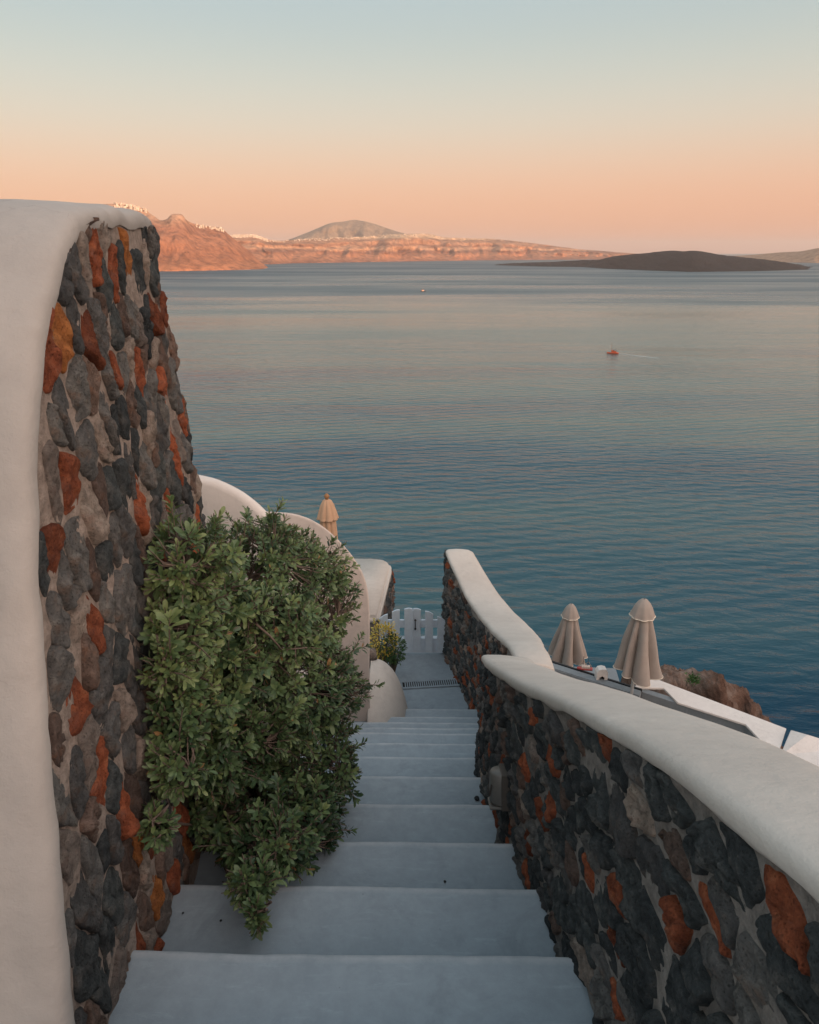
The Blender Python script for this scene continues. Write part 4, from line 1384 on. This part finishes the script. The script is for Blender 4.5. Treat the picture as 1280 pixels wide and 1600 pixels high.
# little white lantern cowl on the parapet
cw = empty('white_cowl', Vector(P(939, 1059)) + Vector((0, 0, -0.01)))
vs, nn = [], 10
bm = bmesh.new()
prof_c = [(-0.085, 0), (-0.085, 0.13), (-0.06, 0.185), (0.0, 0.20), (0.06, 0.185), (0.085, 0.13), (0.085, 0)]
arch = [(0.045, 0), (0.04, 0.05), (0.0, 0.075), (-0.04, 0.05), (-0.045, 0)]
pts = prof_c + arch
f_ = [bm.verts.new((x, -0.06, z)) for x, z in pts]
b_ = [bm.verts.new((x, 0.06, z)) for x, z in pts]
bm.faces.new(f_); bm.faces.new(b_[::-1])
for i in range(len(pts)):
    j = (i + 1) % len(pts)
    bm.faces.new([f_[j], f_[i], b_[i], b_[j]])
bmesh.ops.triangulate(bm, faces=[f for f in bm.faces if len(f.verts) > 4])
bmesh.ops.recalc_face_normals(bm, faces=bm.faces)
bm_link('shell', bm, M_LIMEWASH, cw)
bm = bmesh.new(); box_bm(bm, -0.048, 0.048, 0.0, 0.01, 0.0, 0.078)
bm_link('dark_back', bm, M_IRON, cw)
tag(cw, 'small white arched cowl on the terrace parapet between the umbrellas', 'cowl')

# red and white model boat on the parapet
orn = empty('ornament_boat', Vector(P(914, 1049)) + Vector((0, 0.03, 0.015)))
orn.rotation_euler = (0, 0, R(170))
hull_mesh('hull', 0.24, 0.08, 0.035, mat_plain('ornament_red', (0.50, 0.10, 0.09), 0.6), orn)
bm = bmesh.new(); box_bm(bm, -0.08, 0.05, -0.03, 0.03, 0.03, 0.075); bevel_all(bm, 0.008, 2)
bm_link('cabin', bm, M_BOATW, orn)
for mx, hh in ((0.03, 0.24), (-0.045, 0.20)):
    vs, fs = [], []
    tube(vs, fs, [Vector((mx, 0, 0.02)), Vector((mx, 0, hh))], [0.005, 0.003], 5)
    link('mast', vs, fs, M_IRON, orn)
    vs, fs = [], []
    for sx in (-0.06, 0.06):
        tube(vs, fs, [Vector((mx + sx, 0, 0.06)), Vector((mx, 0, hh * 0.75))], [0.004, 0.003], 4)
    link('rigging', vs, fs, mat_plain('ornament_cream', (0.55, 0.40, 0.28), 0.7), orn)
tag(orn, 'tiny red and white ship ornament beside the farther right umbrella', 'ornament')

# ================================================================ umbrellas
def closed_umbrella(top, ground_z, L, rb, rt, label, seed, ncap=8):
    u = empty('closed_umbrella', (top.x, top.y, ground_z))
    H = top.z - ground_z
    rng = random.Random(seed)
    ph = rng.uniform(0, 6)
    prof, n = [], 26
    for i in range(n):
        f = i / (n - 1)
        prof.append((rt * 0.9 + (rb - rt * 0.9) * f ** 0.95, H - 0.10 - (L - 0.10) * f))
    def pleat(a, i, r):
        f = i / (n - 1)
        w = abs(math.sin(3.5 * a + ph * 0.5 + 0.35 * math.sin(a * 3 + ph))) ** 0.8
        d = 0.12 + 0.46 * min(1, f * 1.6)
        return r * (1 - d + d * 1.0 * w * (1 + 0.16 * math.sin(2 * a + seed)) + 0.05 * math.sin(7 * a + f * 6 + seed) * min(1, 2 * f) + 0.10 * f * math.sin(a + ph))
    c = lathe('canopy', prof, M_TAUPE, u, 128, pleat)
    # uneven hem
    for v in c.data.vertices:
        f = (H - 0.10 - v.co.z) / (L - 0.10)
        if f > 0.6:
            a = math.atan2(v.co.y, v.co.x)
            v.co.z += (f - 0.6) * (0.10 * math.sin(2 * a + ph) + 0.09 * (math.hypot(v.co.x, v.co.y) / rb - 0.8))
    hem = [c.data.vertices[k * n + n - 1].co.copy() for k in range(128)]
    vs, fs = [], []
    tube(vs, fs, hem + [hem[0]], [0.007] * 129, 5)
    link('hem_trim', vs, fs, M_TRIM, c)
    # vent cap: a scalloped dome with cream edging
    R0 = rt * 1.6
    capp = [(0.012, H + 0.012), (R0 * 0.28, H + 0.0), (R0 * 0.56, H - 0.05), (R0 * 0.78, H - 0.115), (R0 * 0.94, H - 0.19), (R0 * 1.08, H - 0.25)]
    cp = lathe('vent_cap', capp, M_TAUPE, u, 64, lambda a, i, r: r * (1 + 0.05 * math.cos(8 * a + ph) * i / 5))
    rim = [Vector((R0 * 1.065 * (1 + 0.05 * math.cos(8 * t + ph)) * math.cos(t), R0 * 1.065 * (1 + 0.05 * math.cos(8 * t + ph)) * math.sin(t), H - 0.251)) for t in [2 * math.pi * k / 64 for k in range(65)]]
    vs, fs = [], []
    tube(vs, fs, rim, [0.009] * 65, 6)
    link('cap_trim', vs, fs, M_TRIM, cp)
    lathe('pole', [(0.0, 0.0), (0.024, 0.0), (0.024, H - 0.05), (0.0, H - 0.05)], M_POLE, u, 14)
    lathe('base', [(0.0, 0.002), (0.24, 0.002), (0.25, 0.03), (0.23, 0.055), (0.05, 0.075), (0.04, 0.2), (0.0, 0.2)], M_POLE, u, 24)
    tag(u, label, 'umbrella', 'closed taupe umbrellas on the terrace')
    return u

tR = at_y(1007, 937, 8.62)
closed_umbrella(tR, TZ + 0.002, 1.17, 0.375, 0.10, 'larger closed taupe umbrella with cream edging and visible white pole', 4)
tL = at_y(893, 944.5, 11.45)
low_z = hill_z(tL.x, tL.y)
LT = tL.z - 2.45
closed_umbrella(tL, LT, 1.17, 0.36, 0.095, 'smaller closed taupe umbrella half hidden behind the stair wall', 9)
lt = link('lower_terrace_floor', [(1.6, 9.75, LT - 0.002), (4.2, 9.4, LT - 0.002), (4.6, 13.0, LT - 0.002), (1.6, 13.2, LT - 0.002), (1.6, 9.75, LT - 3.5), (4.2, 9.4, LT - 3.5), (4.6, 13.0, LT - 4.5), (1.6, 13.2, LT - 4.5)],
          [(0, 1, 2, 3), (0, 4, 5, 1), (1, 5, 6, 2), (2, 6, 7, 3), (3, 7, 4, 0)], M_BLUEGREY, None, False)
tag(lt, kind='structure')

# two-tier umbrella with a ball finial, behind the round-shouldered wall
tC = at_y(510.5, 771, 10.7)
CT = tC.z - 2.5
uc = empty('closed_umbrella', (tC.x, tC.y, CT))
H = 2.5
lathe('finial', [(0.0, H), (0.025, H - 0.008), (0.043, H - 0.035), (0.043, H - 0.06), (0.028, H - 0.088), (0.024, H - 0.10), (0.0, H - 0.10)], M_WOOD, uc, 16)
def pl(k, d):
    return lambda a, i, r: r * (1 - d + d * abs(math.sin(4 * a + k)) ** 0.6)
lathe('vent_canopy', [(0.028, H - 0.10), (0.075, H - 0.125), (0.115, H - 0.20), (0.15, H - 0.31), (0.185, H - 0.43), (0.19, H - 0.445), (0.15, H - 0.44)], M_TAN, uc, 96, pl(0.4, 0.22))
lathe('canopy', [(0.10, H - 0.36), (0.13, H - 0.44), (0.145, H - 0.6), (0.16, H - 0.85), (0.175, H - 1.15), (0.185, H - 1.45), (0.05, H - 1.46)], M_TAN, uc, 96, pl(1.0, 0.3))
lathe('pole', [(0.0, 0.0), (0.025, 0.0), (0.025, H - 0.1), (0.0, H - 0.1)], M_WOOD, uc, 12)
lathe('base', [(0.0, 0.002), (0.24, 0.002), (0.25, 0.03), (0.22, 0.06), (0.04, 0.08), (0.0, 0.08)], M_POLE, uc, 24)
tag(uc, 'closed tan umbrella with ball finial behind the white curved wall', 'umbrella')
ct = link('left_terrace_floor', [(-4.5, 6.2, CT - 0.003), (-0.55, 6.2, CT - 0.003), (-0.5, 11.9, CT - 0.003), (-4.5, 11.9, CT - 0.003), (-4.5, 6.2, CT - 3), (-0.55, 6.2, CT - 3), (-0.5, 11.9, CT - 6), (-4.5, 11.9, CT - 6)],
          [(0, 1, 2, 3), (0, 4, 5, 1), (1, 5, 6, 2), (2, 6, 7, 3), (3, 7, 4, 0)], M_BLUEGREY, None, False)
tag(ct, kind='structure')

# ================================================================ brown rock beyond the terrace
def outcrop(name, skyline, Y, depth, seed, mat, label):
    """a craggy rock: the crest follows its outline in the picture, the body falls away in front of and behind it"""
    vs, NU_, NV_ = [], 220, 90
    for i in range(NU_):
        f = i / (NU_ - 1)
        px = skyline[0][0] + (skyline[-1][0] - skyline[0][0]) * f
        py = lerp_tab(skyline, px)
        c = at_y(px, py, Y)
        for j in range(NV_):
            a = -1 + 2.0 * j / (NV_ - 1)
            yy = Y + a * depth
            drop = (abs(a) ** 1.7) * depth * 1.5 + (0.25 * max(0, a) * depth)
            ends = (max(0, abs(f - 0.5) * 2 - 0.9) / 0.1) * 2.0
            w = fbm(c.x * 1.1, yy * 1.1, seed, 6) * 0.75 - abs(fbm(c.x * 2.6, yy * 2.6, seed + 4, 5)) * 0.55 + 0.12
            w *= min(1, abs(a) * 3 + 0.25)
            vs.append(Vector((c.x + 0.35 * fbm(yy, c.z * 2, seed + 9, 4), yy + 0.3 * fbm(c.x * 1.5, c.z, seed + 2, 4), c.z - drop - ends + w)))
    o = link(name, vs, grid_faces(NU_, NV_), mat)
    tag(o, label, 'rock')
    return o
outcrop('rock_outcrop', [(985, 1085), (1008, 1068), (1022, 1056), (1035, 1052), (1060, 1051), (1074, 1056), (1082, 1052), (1090, 1047), (1104, 1045.5), (1115, 1047), (1121, 1062), (1133, 1068), (1148, 1079), (1160, 1083), (1174, 1089), (1175, 1100), (1178, 1108), (1190, 1116), (1198, 1125), (1215, 1150), (1235, 1180)],
        15.0, 4.5, 7.0, M_ROCK, 'brown craggy cliff rock poking up behind the white terrace parapet')
vs, fs, mi = [], [], []
rng = random.Random(77)
cpt = at_y(1083, 1062, 14.2)
def leaf_quad(vs, fs, p, d, up, L, W):
    b = len(vs)
    s = d.cross(up).normalized() * W / 2
    vs += [p, p + d * L * 0.5 + s, p + d * L, p + d * L * 0.5 - s]
    fs.append([b, b + 1, b + 2, b + 3])
for _ in range(220):
    d = Vector((rng.uniform(-1, 1), rng.uniform(-1, 0.4), rng.uniform(0.0, 1))).normalized()
    p = cpt + Vector((rng.gauss(0, 0.07), rng.gauss(0, 0.06), rng.gauss(0, 0.05)))
    leaf_quad(vs, fs, p, d, Vector((rng.uniform(-1, 1), rng.uniform(-1, 1), 1)), rng.uniform(0.06, 0.12), 0.03)
tuft = link('rock_shrub', vs, fs, M_GLEAF[1], None, False)
tag(tuft, 'small green tuft growing on the brown rock', 'shrub')

# ================================================================ the big shrub
rng = random.Random(2024)
def leaf_mesh(mat, curl):
    """an obovate, slightly folded leaf one unit long"""
    vs, fs = [], []
    prof_ = [(0.0, 0.02), (0.16, 0.09), (0.38, 0.165), (0.62, 0.185), (0.82, 0.17), (0.94, 0.10), (1.0, 0.02)]
    for t, w in prof_:
        z = -curl * t * t
        vs += [(t, -w, z + w * 0.30), (t, 0, z), (t, w, z + w * 0.30)]
    return vs, grid_faces(len(prof_), 3, 0, True)
LEAF_V, LEAF_F = leaf_mesh(None, 0.16)
LEAF_LO = ([(0, 0, 0), (0.45, -0.165, 0.05), (0.45, 0.165, 0.05), (0.8, -0.16, -0.03), (0.8, 0.16, -0.03), (1.0, 0, -0.14), (0.45, 0, -0.01), (0.8, 0, -0.08)],
           [(0, 1, 6), (0, 6, 2), (1, 3, 7, 6), (6, 7, 4, 2), (3, 5, 7), (7, 5, 4)])

blobs = [  # picture centre, distance ahead, radii (x, y, z), weight
    ((372, 925), 3.05, (0.40, 0.42, 0.36), 300),
    ((470, 900), 3.35, (0.26, 0.26, 0.24), 130),
    ((515, 945), 3.45, (0.17, 0.22, 0.20), 90),
    ((400, 1075), 2.80, (0.44, 0.42, 0.40), 380),
    ((425, 990), 2.62, (0.22, 0.18, 0.20), 130),
    ((400, 1130), 2.45, (0.21, 0.17, 0.18), 130),
    ((350, 950), 2.5, (0.20, 0.17, 0.16), 90),
    ((498, 1060), 3.0, (0.19, 0.24, 0.28), 120),
    ((285, 880), 2.22, (0.15, 0.20, 0.15), 90),
    ((288, 975), 2.12, (0.15, 0.18, 0.16), 90),
    ((282, 1100), 2.0, (0.12, 0.16, 0.17), 80),
    ((420, 850), 3.2, (0.16, 0.2, 0.14), 60),
    ((490, 1190), 2.85, (0.235, 0.30, 0.26), 190),
    ((400, 1210), 2.62, (0.30, 0.28, 0.26), 150),
    ((470, 1280), 2.34, (0.19, 0.20, 0.16), 120),
    ((425, 1315), 2.04, (0.17, 0.15, 0.11), 90),
    ((395, 1380), 1.80, (0.085, 0.07, 0.08), 30),
    ((272, 1190), 1.86, (0.10, 0.13, 0.13), 46),
    ((285, 1270), 2.2, (0.12, 0.14, 0.12), 40),
    ((360, 1290), 2.25, (0.13, 0.14, 0.12), 46),
    ((400, 1430), 1.68, (0.03, 0.04, 0.06), 9),
    ((330, 1180), 2.2, (0.14, 0.16, 0.16), 70),
    ((246, 1285), 1.68, (0.06, 0.08, 0.07), 16),
    ((300, 1265), 2.5, (0.15, 0.18, 0.15), 60),
    ((335, 1330), 2.3, (0.12, 0.10, 0.07), 26),
    ((262, 1040), 1.95, (0.08, 0.10, 0.14), 36),
    ((335, 1050), 2.35, (0.17, 0.16, 0.20), 110),
    ((340, 1190), 2.28, (0.15, 0.15, 0.15), 70),
]
centres = [(at_y(c[0], c[1], Y), r, w) for c, Y, r, w in blobs]
def blocked(p):
    if p.y < 3.1 and p.x < l_face(p.y, p.z)[0].x + 0.035: return True
    if p.z < tz(p.y) + 0.03: return True
    if p.y > A_Y - 0.03 and p.x < -0.7: return True
    return False
def depth_in(p, skip):
    for k, (c, r, w) in enumerate(centres):
        if k == skip: continue
        q = Vector(((p.x - c.x) / r[0], (p.y - c.y) / r[1], (p.z - c.z) / r[2]))
        if q.length < 0.80: return True
    return False
base_pt = Vector((-0.93, 2.75, -2.95))
shrub = empty('leafy_shrub', base_pt)
tag(shrub, 'big glossy green shrub overhanging the steps beside the tall stone wall', 'shrub')

limbs = []                       # (points)
limb_vs, limb_fs = [], []
for c, r, w in centres:
    if blocked(c): c = c + Vector((0.08, 0, 0.05))
    mid = base_pt.lerp(c, 0.5) + Vector((rng.uniform(-.05, .1), rng.uniform(-.1, .05), rng.uniform(0.0, .12)))
    pts = [base_pt, base_pt.lerp(mid, 0.5) + Vector((rng.uniform(-.03, .03), rng.uniform(-.03, .03), 0)), mid, mid.lerp(c, 0.5) + Vector((rng.uniform(-.04, .04), rng.uniform(-.04, .04), rng.uniform(-.02, .04))), c]
    if w >= 50: tube(limb_vs, limb_fs, pts, [0.028, 0.022, 0.016, 0.011, 0.006], 7)
    else: tube(limb_vs, limb_fs, pts, [0.012, 0.009, 0.007, 0.005, 0.003], 6)
    limbs.append(pts)

tips = []                        # (point, direction, hub)
hubs = []
twig_vs, twig_fs = [], []
for k, (c, r, w) in enumerate(centres):
    nh = max(3, w // 14)
    my = []
    for _ in range(nh):
        d = Vector((rng.gauss(0, 1), rng.gauss(0, 1), rng.gauss(0, 1))).normalized()
        h = c + Vector((d.x * r[0], d.y * r[1], d.z * r[2])) * rng.uniform(0.45, 0.72)
        if blocked(h): continue
        my.append(h)
        m = c.lerp(h, 0.5) + Vector((rng.uniform(-.04, .04), rng.uniform(-.04, .04), rng.uniform(-.04, .03)))
        tube(twig_vs, twig_fs, [c, m, h], [0.0085, 0.0065, 0.005], 5)
    if not my: my = [c]
    made = 0
    tries = 0
    while made < w * 1.35 and tries < w * 14:
        tries += 1
        d = Vector((rng.gauss(0, 1), rng.gauss(0, 1), rng.gauss(0, 1))).normalized()
        p = c + Vector((d.x * r[0], d.y * r[1], d.z * r[2])) * (rng.uniform(0.55, 1.0) ** 0.5) * (1 + 0.34 * noise.noise(Vector((d.x * 2.2, d.y * 2.2, d.z * 2.2 + k))))
        if blocked(p) or depth_in(p, k): continue
        h = min(my, key=lambda q: (q - p).length)
        g = (p - h); g = g.normalized() if g.length > 1e-4 else d
        dirn = (d * 0.55 + g * 0.5 + Vector((0.12, -0.10, 0.42))).normalized()
        tips.append((p, dirn))
        m = h.lerp(p, 0.55) + Vector((rng.uniform(-.02, .02), rng.uniform(-.02, .02), rng.uniform(-.03, .01)))
        tube(twig_vs, twig_fs, [h, m, p, p + dirn * 0.03], [0.004, 0.0032, 0.0024, 0.0015], 4)
        made += 1
# longer shoots that break the outline, leafy along their last part
for _ in range(270):
    p, dirn = rng.choice(tips)
    if dirn.y > 0.5: continue
    e = (dirn + Vector((rng.uniform(-.3, .4), rng.uniform(-.4, .1), rng.uniform(-.3, .35)))).normalized()
    L_ = rng.uniform(0.05, 0.16)
    q = p + e * L_
    if blocked(q): continue
    tube(twig_vs, twig_fs, [p, p.lerp(q, 0.5) + Vector((0, 0, 0.006)), q], [0.003, 0.0026, 0.0018], 4)
    tips.append((q, e))
    tips.append((p.lerp(q, 0.55), e))
# a few bare twigs that show on the camera side
for (qa, qb, qc) in (((268, 1040), (340, 1000), (345, 1030)), ((345, 1030), (390, 1022), (440, 1018)), ((400, 975), (440, 1015), (480, 1012)), ((245, 925), (262, 985), (275, 1015)), ((232, 1382), (262, 1372), (292, 1362)), ((418, 1265), (440, 1268), (462, 1278)), ((345, 1035), (352, 1070), (350, 1100))):
    Yq = 2.42 if qa[1] < 1200 else 2.2
    pts = [at_y(*q, Yq + 0.05 * n_) for n_, q in enumerate((qa, qb, qc))]
    tube(twig_vs, twig_fs, [pts[0], pts[0].lerp(pts[1], .5) + Vector((0.004, 0, 0.006)), pts[1], pts[1].lerp(pts[2], .5), pts[2]], [0.0055, 0.005, 0.0045, 0.0035, 0.0025], 5)

leaves = []                      # (matrix, material index, score)
for (p, dirn) in tips:
    a = dirn.orthogonal().normalized()
    b = dirn.cross(a)
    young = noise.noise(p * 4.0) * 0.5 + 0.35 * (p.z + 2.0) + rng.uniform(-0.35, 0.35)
    nl = rng.randint(7, 13)
    lsz = rng.uniform(0.72, 1.15)
    ph = rng.uniform(0, 6.28)
    for q in range(nl):
        an = ph + q * 2.4
        f = q / nl
        open_ = 1.05 - 0.75 * f
        ld = (dirn * math.cos(open_) + (a * math.cos(an) + b * math.sin(an)) * math.sin(open_))
        ld = (ld + Vector((rng.uniform(-.15, .15), rng.uniform(-.15, .15), rng.uniform(-.2, .1)))).normalized()
        org = p - dirn * (0.045 * (1 - f)) + ld * 0.004
        L = rng.uniform(0.031, 0.060) * (1.0 - 0.35 * f) * lsz
        side = dirn.cross(ld)
        if side.length < 1e-3: side = a
        side = (side.normalized() + Vector((rng.uniform(-.2, .2), rng.uniform(-.2, .2), rng.uniform(-.2, .2)))).normalized()
        nz_ = ld.cross(side).normalized()
        side = nz_.cross(ld)
        mt = Matrix(((ld.x * L, side.x * L, nz_.x * L, org.x), (ld.y * L, side.y * L, nz_.y * L, org.y), (ld.z * L, side.z * L, nz_.z * L, org.z), (0, 0, 0, 1)))
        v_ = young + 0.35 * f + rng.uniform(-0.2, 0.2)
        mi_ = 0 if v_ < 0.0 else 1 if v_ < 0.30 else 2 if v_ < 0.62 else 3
        if rng.random() < 0.008: mi_ = 4
        tip_ = org + ld * L
        # nearer to the eye and less buried: a larger show in the picture
        view = (-org).normalized()
        score = L / org.length * (0.4 + abs(nz_.dot(view))) * (1.0 if dirn.dot(view) > 0.1 else 0.3)
        leaves.append((mt, mi_, score))
leaves.sort(key=lambda q: -q[2])
fv, ff, fm = [], [], []
for mt, mi_, sc in leaves[300:]:
    V_, F_ = LEAF_LO
    b0 = len(fv)
    fv += [mt @ Vector(v) for v in V_]
    ff += [[b0 + i for i in f] for f in F_]
    fm += [mi_] * len(F_)
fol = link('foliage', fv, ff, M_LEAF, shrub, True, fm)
fol.location = -shrub.location
tag(fol, kind='stuff')
lm = []
for k, m in enumerate(M_LEAF):
    me = bpy.data.meshes.new('leaf')
    me.from_pydata(LEAF_V, [], LEAF_F)
    me.materials.append(m)
    me.polygons.foreach_set('use_smooth', [True] * len(me.polygons))
    lm.append(me)
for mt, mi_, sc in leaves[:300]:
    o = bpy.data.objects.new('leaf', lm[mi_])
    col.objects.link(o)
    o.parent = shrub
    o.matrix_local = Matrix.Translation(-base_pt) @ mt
o = link('limbs', limb_vs, limb_fs, M_TWIG, shrub); o.location = -shrub.location
o = link('twigs', twig_vs, twig_fs, M_TWIG, shrub); o.location = -shrub.location
tag(o, kind='stuff')
print('leaves', len(leaves), 'tips', len(tips), 'stones', n_l, n_r, n_lo)

# bed the shrub grows from
bed_vs = []
for i in range(20):
    for j in range(24):
        x = -1.25 + 0.42 * i / 19
        y = 2.2 + 2.05 * j / 23
        e = min(1, min(i, 19 - i) / 3, min(j, 23 - j) / 3)
        bed_vs.append((x, y, tz(y) + 0.02 + 0.07 * e + 0.03 * fbm(x * 8, y * 8, 2) if False else -2.05 - 0.5 * (y - 1.6) + 0.06 * e - 0.02 + 0.03 * fbm(x * 8, y * 8, 2)))
bed = link('planting_bed', bed_vs, grid_faces(20, 24), mat_rock('dark_soil', (0.03, 0.02, 0.014), (0.05, 0.034, 0.024), (0.08, 0.055, 0.04), 30))
tag(bed, kind='structure')

# ================================================================ plants beside the gate
def small_plant(name, label, centre, rad, n, L, mats, seed, ground):
    rg = random.Random(seed)
    root = empty(name, (centre.x, centre.y, ground))
    vs, fs, mi = [], [], []
    sv, sf = [], []
    for k in range(n):
        d = Vector((rg.gauss(0, 1), rg.gauss(0, 1), rg.gauss(0, 1))).normalized()
        p = centre + Vector((d.x * rad[0], d.y * rad[1], d.z * rad[2])) * rg.uniform(0.35, 1.0) ** 0.5 * (1 + 0.22 * noise.noise(d * 2.5 + Vector((seed, 0, 0))))
        ld = (d + Vector((rg.uniform(-.7, .7), rg.uniform(-.9, .4), rg.uniform(-.5, .5)))).normalized()
        s = ld.cross(Vector((rg.uniform(-.4, .4), rg.uniform(-.4, .4), 1))).normalized()
        nz_ = s.cross(ld)
        l_ = L * rg.uniform(0.7, 1.3)
        V_, F_ = LEAF_LO
        b0 = len(vs)
        vs += [p + ld * (v[0] * l_) + s * (v[1] * l_ * 1.3) + nz_ * (v[2] * l_) for v in V_]
        fs += [[b0 + i for i in f] for f in F_]
        mi += [0 if rg.random() < 0.7 else 1] * len(F_)
        if k % 14 == 0:
            g = Vector((centre.x, centre.y, ground))
            tube(sv, sf, [g, g.lerp(p, 0.5) + Vector((0, 0, 0.04)), p], [0.006, 0.004, 0.002], 4)
    f = link('foliage', vs, fs, mats, root, True, mi); f.location = -root.location
    tag(f, kind='stuff')
    s = link('stems', sv, sf, M_TWIG, root); s.location = -root.location
    tag(root, label, 'plant')
small_plant('yellow_shrub', 'yellow leaved plant between the plaster mound and the gate', at_y(599, 1000, 6.72), (0.17, 0.14, 0.23), 620, 0.036, M_YLEAF, 3, LAND_Z)
small_plant('green_shrub', 'dark green rounded plant in front of the gate beside the yellow one', at_y(614, 1014, 6.66), (0.135, 0.13, 0.17), 620, 0.036, M_GLEAF, 6, LAND_Z)

# fallen leaves and pebbles on the steps
def on_step(px, py):
    for (yn, z), nxt in zip(noses, noses[1:] + [(9, LAND_Z)]):
        p = at_z(px, py, z)
        if p.y <= yn: return p
    return at_z(px, py, LAND_Z)
for px, py, s, lab in ((745.5, 1249, 0.016, 'dark pebble at the right end of a step below the wall lamp'), (695, 1378, 0.006, 'tiny dark pebble near a step edge in the middle of the stairs'), (345, 1439, 0.0045, 'tiny dark speck on the second step under the shrub'), (286, 1427, 0.004, 'tiny dark crumb on the second step near the stone wall')):
    p = on_step(px, py)
    bm = bmesh.new()
    bmesh.ops.create_icosphere(bm, subdivisions=2, radius=s)
    for v in bm.verts:
        v.co *= 1 + 0.3 * noise.noise(v.co * 90)
        v.co.z *= 0.6
    pb = bm_link('pebble', bm, M_ST['basalt'], None, True)
    pb.location = p + Vector((0, 0, s * 0.45))
    tag(pb, lab, 'pebble')

# ================================================================ the evening air
bm = bmesh.new()
box_bm(bm, -41000, 41000, -41000, 41000, SEA - 40.0, 520.0)
hz = bm_link('haze', bm, [])
hm = bpy.data.materials.new('evening_haze')
hm.use_nodes = True
hn = hm.node_tree.nodes
hn.clear()
ho = hn.new('ShaderNodeOutputMaterial')
hv = hn.new('ShaderNodeVolumePrincipled')
hv.inputs['Color'].default_value = (0.77, 0.76, 0.78, 1)
hv.inputs['Density'].default_value = 3.2e-5
hv.inputs['Anisotropy'].default_value = 0.0
hm.node_tree.links.new(hv.outputs[0], ho.inputs['Volume'])
hz.data.materials.append(hm)
tag(hz, 'thin evening haze over the sea', 'haze', kind='stuff')
